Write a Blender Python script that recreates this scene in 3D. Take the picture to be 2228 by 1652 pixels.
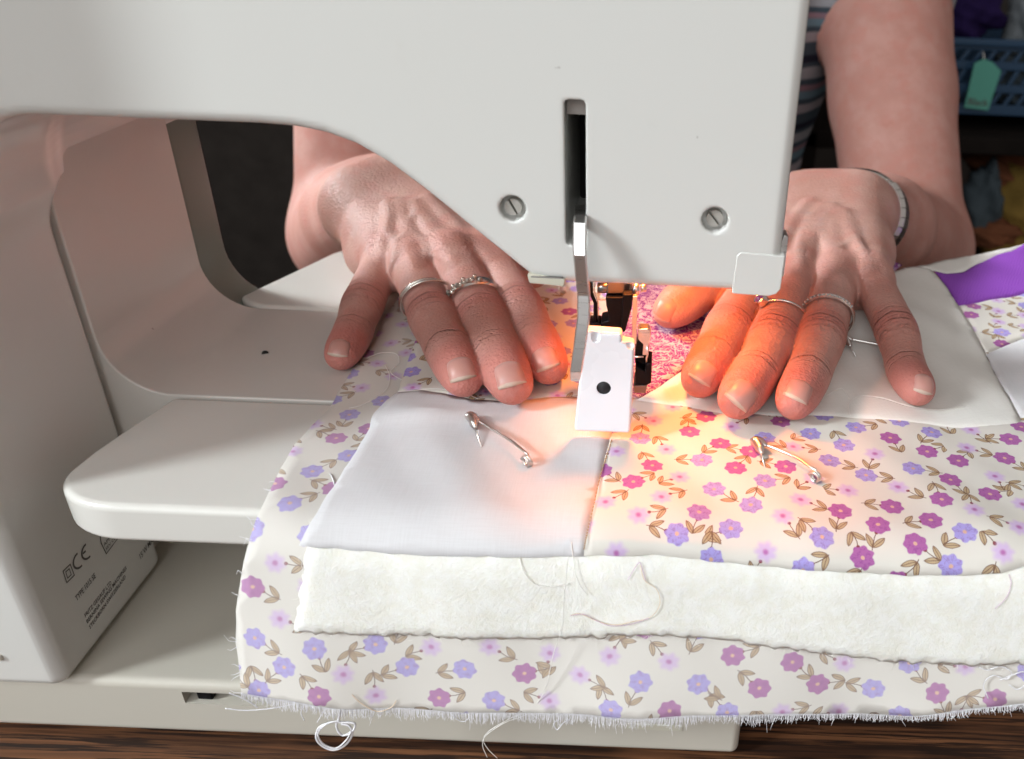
import bpy, bmesh, math, random
import numpy as np
from mathutils import Vector, Matrix
from mathutils.geometry import delaunay_2d_cdt
C_ = bpy.context
SC = C_.scene
for o in list(bpy.data.objects): bpy.data.objects.remove(o)
U = 0.01                      # the script is written in centimetres
rad = math.radians
# ------------------------------------------------------------------ camera
CAM = np.array([1.6, -24.0, 14.3]); FPX = 1854.0; PPX, PPY = 1420.0, 826.0; WPX, HPX = 2228.0, 1652.0
TH, RHO = rad(29.4), rad(2.3)
_f = np.array([0, math.cos(TH), -math.sin(TH)]); _r0 = np.array([1.0, 0, 0]); _u0 = np.cross(_r0, _f)
_r = math.cos(RHO)*_r0 + math.sin(RHO)*_u0; _u = -math.sin(RHO)*_r0 + math.cos(RHO)*_u0
cd = bpy.data.cameras.new('camera'); cam = bpy.data.objects.new('camera', cd); SC.collection.objects.link(cam)
cam.matrix_world = Matrix(((_r[0], _u[0], -_f[0], CAM[0]*U), (_r[1], _u[1], -_f[1], CAM[1]*U), (_r[2], _u[2], -_f[2], CAM[2]*U), (0, 0, 0, 1)))
cd.sensor_width = 36; cd.lens = FPX/WPX*36; cd.shift_x = -(PPX-WPX/2)/WPX; cd.clip_start = 0.01; cd.clip_end = 50
cd.dof.use_dof = True; cd.dof.focus_distance = 0.262; cd.dof.aperture_fstop = 16.0
SC.camera = cam
def proj(p):
    d = np.asarray(p, float) - CAM; z = d @ _f
    return np.stack([PPX+FPX*(d @ _r)/z, PPY-FPX*(d @ _u)/z], -1)
def ray(px, py): return _f + _r*(px-PPX)/FPX - _u*(py-PPY)/FPX
def onz(px, py, z):
    d = ray(px, py); return CAM + d*(z-CAM[2])/d[2]
def ony(px, py, y):
    d = ray(px, py); return CAM + d*(y-CAM[1])/d[1]
def onx(px, py, x):
    d = ray(px, py); return CAM + d*(x-CAM[0])/d[0]
# ------------------------------------------------------------------ world, lamps, exposure
w = bpy.data.worlds.new('World'); SC.world = w; w.use_nodes = True
w.node_tree.nodes['Background'].inputs[0].default_value = (1.0, 0.91, 0.86, 1); w.node_tree.nodes['Background'].inputs[1].default_value = 0.25
SC.view_settings.view_transform = 'Standard'; SC.view_settings.look = 'None'; SC.view_settings.exposure = 0.3; SC.view_settings.gamma = 1.0
def area(name, loc, target, sx, sy, power, col):
    l = bpy.data.lights.new(name, 'AREA'); l.shape = 'RECTANGLE'; l.size = sx*U; l.size_y = sy*U; l.energy = power; l.color = col
    o = bpy.data.objects.new(name, l); SC.collection.objects.link(o); o.location = Vector(loc)*U
    o.rotation_euler = (Vector(target)-Vector(loc)).to_track_quat('-Z', 'Y').to_euler(); return o
area('window_light_front', (-265, -141, 165), (-2, -8, -3), 60, 85, 1.62, (0.90, 0.97, 1.0)).data.spread = rad(19)
area('window_light_side', (-105, 52, 60), (-12, 14, 2), 50, 60, 1.12, (0.94, 0.98, 1.0)).data.spread = rad(17)
area('room_light', (-45, -165, 95), (0, 0, 0), 150, 110, 13.5, (0.95, 0.98, 1.0))
# ------------------------------------------------------------------ helpers
def link(o, parent=None):
    SC.collection.objects.link(o)
    if parent is not None: o.parent = parent
    return o
def mesh(name, V, F, mat=None, parent=None, smooth=True, normals=None, uv=None):
    me = bpy.data.meshes.new(name)
    V = np.asarray(V, float)*U
    if isinstance(F, np.ndarray):
        n, k = F.shape
        me.vertices.add(len(V)); me.vertices.foreach_set('co', V.astype(np.float32).ravel())
        me.loops.add(n*k); me.loops.foreach_set('vertex_index', F.astype(np.int32).ravel())
        me.polygons.add(n); me.polygons.foreach_set('loop_start', np.arange(0, n*k, k, dtype=np.int32))
        me.update(calc_edges=True); me.validate()
    else:
        me.from_pydata(V.tolist(), [], F); me.update()
    if smooth: me.polygons.foreach_set('use_smooth', [True]*len(me.polygons))
    if uv is not None:
        l = me.uv_layers.new(name='UVMap'); vi = np.zeros(len(me.loops), np.int32); me.loops.foreach_get('vertex_index', vi)
        l.data.foreach_set('uv', np.asarray(uv, np.float32)[vi].ravel())
    if normals is not None: me.normals_split_custom_set_from_vertices(np.asarray(normals, float).tolist())
    if mat: me.materials.append(mat)
    o = bpy.data.objects.new(name, me); return link(o, parent)
def thing(name, label, cat, loc=(0, 0, 0), group=None):
    o = bpy.data.objects.new(name, None); link(o); o.empty_display_size = 0.01
    o['label'] = label; o['category'] = cat
    if group: o['group'] = group
    return o
def tag(o, label=None, cat=None, group=None, kind=None):
    if label: o['label'] = label
    if cat: o['category'] = cat
    if group: o['group'] = group
    if kind: o['kind'] = kind
    return o
def wnorm(o):
    md = o.modifiers.new('face_normals', 'WEIGHTED_NORMAL'); md.keep_sharp = True; md.weight = 90; return o
def box(name, lo, hi, mat, parent=None, bev=0.05, seg=3, taper=None, rot=None):
    bm = bmesh.new(); bmesh.ops.create_cube(bm, size=1)
    lo = np.array(lo, float); hi = np.array(hi, float); c = (lo+hi)/2; s = hi-lo
    for v in bm.verts:
        p = np.array(v.co)*s
        if taper and v.co.z > 0: p[0] *= taper[0]; p[1] *= taper[1]
        v.co = Vector(p)
    if bev: bmesh.ops.bevel(bm, geom=list(bm.edges), offset=bev, segments=seg, affect='EDGES', profile=0.5, clamp_overlap=True)
    if rot is not None: bmesh.ops.transform(bm, matrix=rot.to_4x4(), verts=bm.verts)
    for v in bm.verts: v.co = (v.co + Vector(c))*U
    for f in bm.faces: f.smooth = True
    me = bpy.data.meshes.new(name); bm.to_mesh(me); bm.free()
    if mat: me.materials.append(mat)
    o = bpy.data.objects.new(name, me); link(o, parent)
    me.set_sharp_from_angle(angle=rad(40))
    if bev: wnorm(o)
    return o
def tube_vf(P, R, n=8, caps=True, flat=1.0, closed=False, nrm=None):
    """A swept tube along the points P with the radii R; returns vertices and faces."""
    P = np.asarray(P, float); m = len(P); R = np.broadcast_to(np.asarray(R, float), (m,))
    T = np.gradient(P, axis=0) if not closed else np.roll(P, -1, 0)-np.roll(P, 1, 0)
    T /= np.linalg.norm(T, axis=1)[:, None]+1e-12
    a = np.array(nrm if nrm is not None else ([0, 0, 1] if abs(T[0][2]) < .9 else [1, 0, 0]), float)
    V = []; F = []
    for i in range(m):
        a = a - T[i]*(a @ T[i]); a /= np.linalg.norm(a)+1e-12; b = np.cross(T[i], a)
        for k in range(n):
            t = 2*math.pi*k/n; V.append(P[i]+R[i]*(a*math.cos(t)*flat+b*math.sin(t)))
    for i in range(m if closed else m-1):
        j = (i+1) % m
        for k in range(n): F.append([i*n+k, i*n+(k+1) % n, j*n+(k+1) % n, j*n+k])
    if caps and not closed: F.append(list(range(n))[::-1]); F.append([(m-1)*n+k for k in range(n)])
    return V, F
def tube(name, P, R, mat, parent=None, **k):
    V, F = tube_vf(P, R, **k); return mesh(name, V, F, mat, parent)
def joinvf(parts):
    V = []; F = []
    for v, f in parts:
        o = len(V); V += list(v); F += [[i+o for i in q] for q in f]
    return V, F
def spline(P, n):
    """Catmull-Rom through P, n points per span."""
    P = np.asarray(P, float); Q = np.vstack([2*P[0]-P[1], P, 2*P[-1]-P[-2]]); out = []
    for i in range(1, len(Q)-2):
        for t in np.linspace(0, 1, n, endpoint=False):
            a, b, c, d = Q[i-1:i+3]
            out.append(.5*((2*b)+(-a+c)*t+(2*a-5*b+4*c-d)*t*t+(-a+3*b-3*c+d)*t**3))
    out.append(P[-1]); return np.array(out)
def lathe_vf(prof, n=24, c=(0, 0, 0), axis='y'):
    V = []; F = []; m = len(prof)
    for (r, h) in prof:
        for k in range(n):
            t = 2*math.pi*k/n; x, z = r*math.cos(t), r*math.sin(t)
            p = (x, h, z) if axis == 'y' else ((h, x, z) if axis == 'x' else (x, z, h))
            V.append((p[0]+c[0], p[1]+c[1], p[2]+c[2]))
    for i in range(m-1):
        for k in range(n): F.append([i*n+k, i*n+(k+1) % n, (i+1)*n+(k+1) % n, (i+1)*n+k])
    F.append(list(range(n))); F.append([(m-1)*n+k for k in range(n)])
    return V, F
def fixn(o, sharp=None):
    bm = bmesh.new(); bm.from_mesh(o.data); bmesh.ops.recalc_face_normals(bm, faces=bm.faces); bm.to_mesh(o.data); bm.free()
    if sharp: o.data.set_sharp_from_angle(angle=rad(sharp))
    return o
def prism(name, pts, a0, a1, mat, parent=None, axis='y', bev=0.04, seg=2, sharp=35):
    """A 2D outline (x,z) or (x,y) or (y,z) extruded along axis from a0 to a1, edges bevelled."""
    bm = bmesh.new()
    def P(p, a): return {'y': (p[0], a, p[1]), 'z': (p[0], p[1], a), 'x': (a, p[0], p[1])}[axis]
    A = [bm.verts.new(P(p, a0)) for p in pts]; B = [bm.verts.new(P(p, a1)) for p in pts]; n = len(pts)
    bm.faces.new(A[::-1]); bm.faces.new(B)
    for i in range(n): bm.faces.new([A[i], A[(i+1) % n], B[(i+1) % n], B[i]])
    bmesh.ops.recalc_face_normals(bm, faces=bm.faces)
    if bev:
        ed = [e for e in bm.edges if e.calc_face_angle(0) > rad(30)]
        bmesh.ops.bevel(bm, geom=ed, offset=bev, segments=seg, affect='EDGES', profile=0.5, clamp_overlap=True)
    for v in bm.verts: v.co *= U
    for f in bm.faces: f.smooth = True
    me = bpy.data.meshes.new(name); bm.to_mesh(me); bm.free(); me.set_sharp_from_angle(angle=rad(sharp))
    if mat: me.materials.append(mat)
    o = link(bpy.data.objects.new(name, me), parent)
    return wnorm(o) if bev else o
# ---- signed distance fields turned into meshes
def smin(a, b, k):
    h = np.maximum(k-np.abs(a-b), 0)/k
    return np.minimum(a, b)-h*h*k*.25
def smax(a, b, k): return -smin(-a, -b, k)
def cap(P, a, b, ra, rb):
    a = np.asarray(a, float); b = np.asarray(b, float); ab = b-a
    t = np.clip(((P-a) @ ab)/(ab @ ab+1e-12), 0, 1)
    return np.linalg.norm(P-a-t[..., None]*ab, axis=-1)-(ra+(rb-ra)*t)
def chain(P, pts, rs, k=.12):
    d = None
    for i in range(len(pts)-1):
        e = cap(P, pts[i], pts[i+1], rs[i], rs[i+1]); d = e if d is None else smin(d, e, k)
    return d
def ell(P, c, r, Rm=None):
    q = P-np.asarray(c, float)
    if Rm is not None: q = q @ Rm
    r = np.asarray(r, float); k0 = np.linalg.norm(q/r, axis=-1); k1 = np.linalg.norm(q/(r*r), axis=-1)
    return k0*(k0-1)/(k1+1e-9)
def poly2d(X, Z, pts):
    """Signed distance to a polygon."""
    pts = np.asarray(pts, float); d = np.full(X.shape, 1e9); s = np.ones(X.shape); n = len(pts)
    for i in range(n):
        a = pts[i]; b = pts[i-1]; e = b-a; wx = X-a[0]; wz = Z-a[1]
        t = np.clip((wx*e[0]+wz*e[1])/(e @ e), 0, 1); d = np.minimum(d, (wx-e[0]*t)**2+(wz-e[1]*t)**2)
        c1 = Z >= a[1]; c2 = Z < b[1]; c3 = e[0]*wz > e[1]*wx
        s = np.where((c1 & c2 & c3) | (~c1 & ~c2 & ~c3), -s, s)
    return s*np.sqrt(d)
def nets(v, org, h):
    s = v < 0; nx, ny, nz = v.shape
    cs = [(i, j, k) for i in (0, 1) for j in (0, 1) for k in (0, 1)]
    cnt = np.zeros((nx-1, ny-1, nz-1), np.int8)
    for i, j, k in cs: cnt += s[i:nx-1+i, j:ny-1+j, k:nz-1+k]
    act = (cnt > 0) & (cnt < 8); ai = np.argwhere(act)
    idx = np.full(act.shape, -1, np.int64); idx[act] = np.arange(len(ai))
    val = np.stack([v[ai[:, 0]+i, ai[:, 1]+j, ai[:, 2]+k] for i, j, k in cs], 1)
    acc = np.zeros((len(ai), 3)); n = np.zeros(len(ai)); co = np.array(cs, float)
    for a in range(8):
        for b in range(a+1, 8):
            if np.abs(co[a]-co[b]).sum() == 1:
                va, vb = val[:, a], val[:, b]; m = (va < 0) != (vb < 0)
                t = np.where(m, va/np.where(m, va-vb, 1), 0)
                acc += np.where(m[:, None], co[a]+(co[b]-co[a])*t[:, None], 0); n += m
    V = org+(ai+acc/n[:, None])*h
    N = np.stack([val[:, co[:, q] == 1].mean(1)-val[:, co[:, q] == 0].mean(1) for q in range(3)], 1)
    N /= np.linalg.norm(N, axis=1)[:, None]+1e-12
    F = []
    def quads(sl, c, flip):
        f = np.stack(c, 1); f[flip] = f[flip][:, ::-1]; F.append(f)
    m = np.argwhere(s[:-1, 1:-1, 1:-1] != s[1:, 1:-1, 1:-1]); i, j, k = m[:, 0], m[:, 1]+1, m[:, 2]+1
    quads(0, [idx[i, j-1, k-1], idx[i, j, k-1], idx[i, j, k], idx[i, j-1, k]], ~s[i, j, k])
    m = np.argwhere(s[1:-1, :-1, 1:-1] != s[1:-1, 1:, 1:-1]); i, j, k = m[:, 0]+1, m[:, 1], m[:, 2]+1
    quads(0, [idx[i-1, j, k-1], idx[i-1, j, k], idx[i, j, k], idx[i, j, k-1]], ~s[i, j, k])
    m = np.argwhere(s[1:-1, 1:-1, :-1] != s[1:-1, 1:-1, 1:]); i, j, k = m[:, 0]+1, m[:, 1]+1, m[:, 2]
    quads(0, [idx[i-1, j-1, k], idx[i, j-1, k], idx[i, j, k], idx[i-1, j, k]], ~s[i, j, k])
    return V, np.vstack(F), N
def grid(lo, hi, h):
    ax = [np.arange(lo[q], hi[q]+h*.5, h) for q in range(3)]
    return ax
def boxed(vol, ax, lo, hi, fn, mode='min'):
    """Evaluate fn on the grid points inside a box and merge it into vol."""
    sl = tuple(slice(max(0, np.searchsorted(ax[q], lo[q])-1), np.searchsorted(ax[q], hi[q])+1) for q in range(3))
    if any(s.stop <= s.start for s in sl): return
    P = np.stack(np.meshgrid(*[ax[q][sl[q]] for q in range(3)], indexing='ij'), -1)
    vol[sl] = fn(P, vol[sl])
# ------------------------------------------------------------------ materials
class X:
    """A node socket with arithmetic."""
    nt = None
    def __init__(s, k): s.k = k
    @staticmethod
    def put(nd, i, v):
        if isinstance(v, X): X.nt.links.new(v.k, nd.inputs[i])
        else: nd.inputs[i].default_value = v
    @staticmethod
    def op(o, *a, clamp=False):
        nd = X.nt.nodes.new('ShaderNodeMath'); nd.operation = o; nd.use_clamp = clamp
        for i, v in enumerate(a): X.put(nd, i, v)
        return X(nd.outputs[0])
    def __add__(s, o): return X.op('ADD', s, o)
    __radd__ = __add__
    def __sub__(s, o): return X.op('SUBTRACT', s, o)
    def __rsub__(s, o): return X.op('SUBTRACT', o, s)
    def __mul__(s, o): return X.op('MULTIPLY', s, o)
    __rmul__ = __mul__
    def __truediv__(s, o): return X.op('DIVIDE', s, o)
def O(o, *a, **k): return X.op(o, *a, **k)
def sstep(e0, e1, x):
    nd = X.nt.nodes.new('ShaderNodeMapRange'); nd.interpolation_type = 'SMOOTHSTEP'
    X.put(nd, 0, x); nd.inputs[1].default_value = e0; nd.inputs[2].default_value = e1
    return X(nd.outputs[0])
def mixc(f, a, b, mode='MIX'):
    nd = X.nt.nodes.new('ShaderNodeMix'); nd.data_type = 'RGBA'; nd.blend_type = mode
    X.put(nd, 0, f); X.put(nd, 6, a); X.put(nd, 7, b); return X(nd.outputs[2])
def rgb(r, g, b): return (r, g, b, 1.0)
def noise(vec, scale, detail=3, rough=.5, dist=0, dim='3D', col=False):
    nd = X.nt.nodes.new('ShaderNodeTexNoise'); nd.noise_dimensions = dim
    if vec is not None: X.nt.links.new(vec.k, nd.inputs['Vector'])
    nd.inputs['Scale'].default_value = scale; nd.inputs['Detail'].default_value = detail; nd.inputs['Roughness'].default_value = rough; nd.inputs['Distortion'].default_value = dist
    return X(nd.outputs[1 if col else 0])
def coords(kind='Object'):
    nd = X.nt.nodes.new('ShaderNodeTexCoord'); return X(nd.outputs[kind])
def sep(v):
    nd = X.nt.nodes.new('ShaderNodeSeparateXYZ'); X.nt.links.new(v.k, nd.inputs[0]); return [X(nd.outputs[i]) for i in range(3)]
def comb(a, b, c=0.0):
    nd = X.nt.nodes.new('ShaderNodeCombineXYZ')
    for i, v in enumerate((a, b, c)): X.put(nd, i, v)
    return X(nd.outputs[0])
def attr(n, out=2):
    nd = X.nt.nodes.new('ShaderNodeAttribute'); nd.attribute_name = n; return X(nd.outputs[out])
def mat(name, base, rough=.5, metal=0., spec=.5, coat=0., sss=0., sssr=(1, .3, .15), ssc=.004):
    m = bpy.data.materials.new(name); m.use_nodes = True; X.nt = m.node_tree
    b = m.node_tree.nodes['Principled BSDF']; m['b'] = 1
    X.put(b, 'Base Color', base); X.put(b, 'Roughness', rough); b.inputs['Metallic'].default_value = metal; b.inputs['Specular IOR Level'].default_value = spec
    b.inputs['Coat Weight'].default_value = coat; b.inputs['Coat Roughness'].default_value = .08
    if sss: b.inputs['Subsurface Weight'].default_value = sss; b.inputs['Subsurface Radius'].default_value = sssr; b.inputs['Subsurface Scale'].default_value = ssc
    return m
def setin(m, n, v):
    X.nt = m.node_tree; X.put(m.node_tree.nodes['Principled BSDF'], n, v)
def bump(m, h, strength=.3, dist=.0005):
    X.nt = m.node_tree; nd = m.node_tree.nodes.new('ShaderNodeBump'); nd.inputs['Strength'].default_value = strength; nd.inputs['Distance'].default_value = dist
    X.put(nd, 'Height', h); m.node_tree.links.new(nd.outputs[0], m.node_tree.nodes['Principled BSDF'].inputs['Normal']); return m
def plastic(name, c, rough=.3, wear=.06, coat=.25):
    m = mat(name, rgb(*c), rough, spec=.45, coat=coat); co = coords()
    n = noise(co, 9, 5, .6); s = noise(co, 160, 2)
    dirt = sstep(.60, .78, noise(co, 34, 6, .7))*wear*2
    base = mixc(sstep(.35, .75, n)*wear*2, rgb(*c), rgb(c[0]*.9, c[1]*.87, c[2]*.8))
    base = mixc(dirt, base, rgb(c[0]*.72, c[1]*.66, c[2]*.58)); base = mixc(sstep(.775, .81, noise(co, 210, 2))*.4, base, rgb(.16, .13, .10)); setin(m, 'Base Color', base)
    setin(m, 'Roughness', noise(co, 30, 4)*.12+(rough-.06)); bump(m, s, .05, .0001); return m
M = {}
M['shell'] = plastic('machine_plastic', (.71, .71, .68), .22, .04)
M['shell_in'] = plastic('throat_plastic', (.68, .65, .61), .25, .06)
M['base'] = plastic('base_plastic', (.58, .55, .48), .38, .07, .1)
M['table'] = plastic('table_plastic', (.74, .725, .68), .24, .05)
M['white'] = plastic('white_plastic', (.86, .86, .90), .28, .01)
M['greygreen'] = plastic('greygreen_plastic', (.15, .175, .15), .38, .05, 0)
M['ivory'] = plastic('ivory_plastic', (.62, .60, .50), .3, .08)
M['black'] = mat('black_plastic', rgb(.004, .004, .005), .45, spec=.12)
M['void'] = mat('recess_shade_black', rgb(.01, .009, .009), .8)  # black that stands in for the shade inside recesses
M['foam'] = mat('black_foam', rgb(.016, .016, .018), .75)
m = mat('chrome', rgb(.82, .81, .80), .2, 1.0); co = coords(); x, y, z = sep(co)
setin(m, 'Roughness', noise(comb(x*30.0, y*30.0, z*900.0), 3, 3)*.2+.2); M['chrome'] = m
M['steel'] = mat('dark_steel', rgb(.22, .21, .20), .3, 1.0)
M['wire'] = mat('nickel_wire', rgb(.80, .78, .75), .28, 1.0)
M['silver'] = mat('ring_silver', rgb(.82, .79, .74), .25, 1.0)
M['oxid'] = mat('tarnished_silver', rgb(.36, .33, .29), .35, 1.0)
M['screw'] = mat('screw_zinc', rgb(.50, .48, .44), .45, .35)
M['spill_liner'] = mat('dark_spill_liner', rgb(.05, .048, .045), .6)  # dark surface of the added liner that soaks up lamp bounce
M['capmetal'] = mat('dull_cap', rgb(.30, .27, .25), .6)
M['ink'] = mat('printed_ink', rgb(.10, .095, .09), .6)
m = mat('bulb_glow', rgb(1, .5, .2), .4); setin(m, 'Emission Color', rgb(1, .45, .12)); setin(m, 'Emission Strength', 3.0); M['bulb'] = m
M['stone'] = mat('purple_stone', rgb(.11, .06, .30), .08, spec=.8, coat=.5)
M['crystal'] = mat('small_crystals', rgb(.82, .82, .84), .05, .6, spec=1)
# wood
m = mat('dark_oak', rgb(.1, .05, .03), .5, spec=.35); x, y, z = sep(coords())
g = noise(comb(x*2.2, y*58.0, z*58.0), 1.0*3, 5, .62, .6); g2 = noise(comb(x*9.0, y*300.0, z*200.0), 2.5, 4, .6); g3 = noise(comb(x*3.0, y*9.0, 0.0), 4, 3)
c = mixc(sstep(.38, .66, g), rgb(.040, .017, .009), rgb(.21, .088, .038)); c = mixc(sstep(.46, .56, g2)*.95, c, rgb(.018, .009, .006)); c = mixc(sstep(.5, .7, g3)*.5, c, rgb(.24, .10, .045))
setin(m, 'Base Color', c); bump(m, g2, .35, .0006); M['wood'] = m
# skin
m = mat('skin', rgb(.5, .28, .2), .45, spec=.34, sss=.12, sssr=(1, .35, .2), ssc=.004)
co = coords(); n1 = noise(co, 45, 5, .6); n2 = noise(co, 190, 4, .6); n3 = noise(co, 900, 3)
red = attr('red'); wr = attr('wrinkle'); fu = attr('along'); fa = attr('across'); vein = attr('vein'); fg = attr('finger')
c = mixc(sstep(.35, .68, n1), rgb(.50, .265, .215), rgb(.58, .345, .29))
c = mixc(sstep(.62, .76, n2)*.32, c, rgb(.30, .135, .09))
c = mixc(sstep(.45, .68, noise(co, 95, 4, .6))*.5, c, rgb(.55, .235, .19)); c = mixc(red*.85, c, rgb(.52, .185, .155)); c = mixc(vein*.5, c, rgb(.45, .32, .29))
wob = noise(comb(fu*1.2, fa*1.0, 0.0), 1.5, 2, .5)
l1 = 1.0-sstep(.0, .5, O('ABSOLUTE', O('SINE', fu*8.5+wob*2.6)))
l2 = 1.0-sstep(.0, .5, O('ABSOLUTE', O('SINE', fu*24.0+noise(comb(fu*1.2, fa*1.2, 2.0), 1.6, 2, .5)*5.0)))
brk = sstep(.38, .56, noise(comb(fu*1.5, fa*1.2, 5.0), 2.2, 3))
cre = l1*wr; fin = l2*brk*(wr*.7+fg*.28)
c = mixc(cre*.6, c, rgb(.22, .085, .06)); c = mixc(fin*.10, c, rgb(.24, .10, .07)); setin(m, 'Base Color', c)
vo = X.nt.nodes.new('ShaderNodeTexVoronoi'); vo.inputs['Scale'].default_value = 850; X.nt.links.new(co.k, vo.inputs['Vector']); pv = X(vo.outputs[0])
dry = noise(co, 420, 5, .65)
hgt = pv*.20+n3*.14+dry*.14-cre*1.7-fin*.55
setin(m, 'Roughness', n1*.2+.44); bump(m, hgt, .78, .0012); M['skin'] = m
m = mat('fingernail', rgb(.66, .40, .35), .34, spec=.45, sss=.08, ssc=.003); nu = attr('nail_u'); nv = attr('nail_v')
edge_ = nu-nv*nv*.05+nv*.03+noise(comb(nv*3.0, 0.0, 0.0), 1.5, 2)*.07; c = mixc(sstep(.90, .93, edge_), rgb(.52, .26, .22), rgb(.56, .42, .34)); c = mixc(1.0-sstep(.05, .28, nu), c, rgb(.56, .33, .285)); setin(m, 'Base Color', c)
bump(m, noise(comb(nv*30.0, nu*1.5, 0.0), 1, 2), .12, .0003); M['nail'] = m
# fabrics (UV in centimetres)
CREAM = rgb(.76, .725, .665)
def weave(uv, amp=1.0):
    u, v, _ = sep(uv); return (O('SINE', u*150.0)*O('SINE', v*150.0))*amp + noise(uv, 30, 3)*.8
def motif(uv, a, ou, ov, seed, base):
    u, v, _ = sep(uv)
    pu, pv_ = u/a+ou, v/a+ov; cu, cv = O('FLOOR', pu), O('FLOOR', pv_)
    wn = X.nt.nodes.new('ShaderNodeTexWhiteNoise'); wn.noise_dimensions = '3D'; X.nt.links.new(comb(cu, cv, seed).k, wn.inputs[0]); r1, r2, r3 = sep(X(wn.outputs[1]))
    qu = ((pu-cu-.5)*a+(r2-.5)*.22)*1.34; qv = ((pv_-cv-.5)*a+(r3-.5)*.22)*1.34
    th = r1*6.2832; ct, st = O('COSINE', th), O('SINE', th)
    xf = qu*ct+qv*st; y = qv*ct-qu*st; x = xf+.40
    # two leaves on a stem
    ink = None
    leaf = None
    for s, ang in ((1, 38), (-1, 33)):
        ca, sa = math.cos(rad(ang)), math.sin(rad(ang))*s
        lx = (x+.62)*ca+y*sa-.29; ly = y*ca-(x+.62)*sa
        wd = .108*1.0-lx*.05
        e = O('POWER', lx/.29, 2.0)+O('ABSOLUTE', ly)/wd*(.62)+O('POWER', ly/wd, 2.0)*.38
        inn = 1.0-sstep(.92, 1.05, e); out = sstep(.68, .86, e)*(1.0-sstep(1.05, 1.22, e))*.8
        rib = (1.0-sstep(.008, .022, O('ABSOLUTE', ly)))*inn*.8
        k = O('MAXIMUM', out, rib); ink = k if ink is None else O('MAXIMUM', ink, k); leaf = inn if leaf is None else O('MAXIMUM', leaf, inn)
    stem = (1.0-sstep(.010, .026, O('ABSOLUTE', y+O('SINE', x*4.0)*.04)))*sstep(-.76, -.72, x)*(1.0-sstep(.0, .05, x)); ink = O('MAXIMUM', ink, stem)
    cal = 1.0-sstep(.055, .085, O('SQRT', O('POWER', x, 2.0)+O('POWER', y, 2.0)))
    c = mixc(leaf*.9, base, rgb(.52, .37, .21)); c = mixc(ink*.9, c, rgb(.16, .07, .045)); c = mixc(cal, c, rgb(.26, .06, .06))
    dx = xf; rr = O('SQRT', O('POWER', dx, 2.0)+O('POWER', y, 2.0)); an = O('ARCTAN2', y, dx)
    wob = noise(comb(an*1.3, r1*40.0, r2*9.0), 1.5, 2)*.05
    R = O('COSINE', an*7.0+r2*6.0)*.036+.40+wob
    e = rr-R+(noise(uv, 11, 2)-.5)*.07
    pale = sstep(.66, .67, r2); blue = sstep(.33, .34, r2)
    f = (1.0-sstep(-.035, .02, e))*(1.0-pale)+(1.0-sstep(-.22, .06, e))*pale*.85
    col = mixc(blue, rgb(.45, .15, .40), rgb(.42, .36, .75)); col = mixc(pale, col, rgb(.66, .47, .76))
    pet = (1.0-sstep(.0, .16, O('ABSOLUTE', O('SINE', an*3.0+r2*3.0))))*sstep(.09, .2, rr)*.35
    spk = sstep(.5, .62, noise(uv, 9, 3, .7))*.35
    col = mixc(O('MAXIMUM', pet, spk)*(1.0-pale), col, rgb(.22, .04, .26))
    col = mixc((1.0-sstep(.03, .17, rr))*pale, col, rgb(.45, .08, .42))
    col = mixc((1.0-sstep(.055, .095, rr))*(1.0-pale), col, rgb(.74, .46, .34))
    return mixc(f, c, col)
def floral(name, fade=0.0, a=1.52):
    m = mat(name, CREAM, .85, spec=.15); uv = coords('UV')
    wv = noise(uv, 3.0, 2, col=True); nd = X.nt.nodes.new('ShaderNodeVectorMath'); nd.operation = 'MULTIPLY_ADD'
    X.nt.links.new(wv.k, nd.inputs[0]); nd.inputs[1].default_value = (.06, .06, 0); X.nt.links.new(uv.k, nd.inputs[2]); uv2 = X(nd.outputs[0])
    c = motif(uv2, a, 0., 0., 3.0, CREAM); c = motif(uv2, a, .5, .5, 11.0, c)
    if fade:
        u, v, _ = sep(uv); sp = (O('SINE', u*95.0)*O('SINE', v*95.0)*.5+.5)*.5+.1
        c = mixc(sp*fade, c, rgb(.84, .82, .80))
    setin(m, 'Base Color', c); bump(m, weave(uv), .30, .0004); return m
M['floral'] = floral('floral_cotton'); M['floral_back'] = floral('floral_cotton_reverse', .62, 1.62)
def plain(name, c, wav=1.0):
    m = mat(name, rgb(*c), .85, spec=.15); uv = coords('UV'); n = noise(uv, .7, 4)
    u, v, _ = sep(uv); th = noise(comb(u*26.0, v*1.2, 0.0), 1, 2)*.5+noise(comb(u*1.2, v*26.0, 3.0), 1, 2)*.5
    cc = mixc(sstep(.42, .62, th)*.35, rgb(*c), rgb(c[0]*.90, c[1]*.89, c[2]*.88)); setin(m, 'Base Color', cc); bump(m, weave(uv, wav)+th*1.5, .3, .0004); return m
M['white_cotton'] = plain('white_cotton', (.74, .73, .745)); M['cream_cotton'] = plain('cream_cotton', (.84, .82, .77))
m = plain('purple_cotton', (.30, .085, .52)); uv = coords('UV'); u, v, _ = sep(uv)
dd = O('ABSOLUTE', O('FRACT', u*.55+v*.12)-.5)+O('ABSOLUTE', O('FRACT', v*.55)-.5); st = O('SINE', dd*75.0)
setin(m, 'Base Color', mixc((st*.5+.5)*.35, rgb(.28, .07, .50), rgb(.40, .15, .62))); bump(m, st+weave(uv)*.5, .3, .0005); M['purple'] = m
m = mat('squiggle_cotton', rgb(.2, .03, .2), .85, spec=.15); uv = coords('UV'); u, v, _ = sep(uv)
nn = noise(comb(u*1.0+noise(uv, 1.6, 2)*1.2, v*.75, 0.0), 2.5, 1, .5, 1.4); n5 = noise(uv, 3.2, 3, .6)
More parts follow.
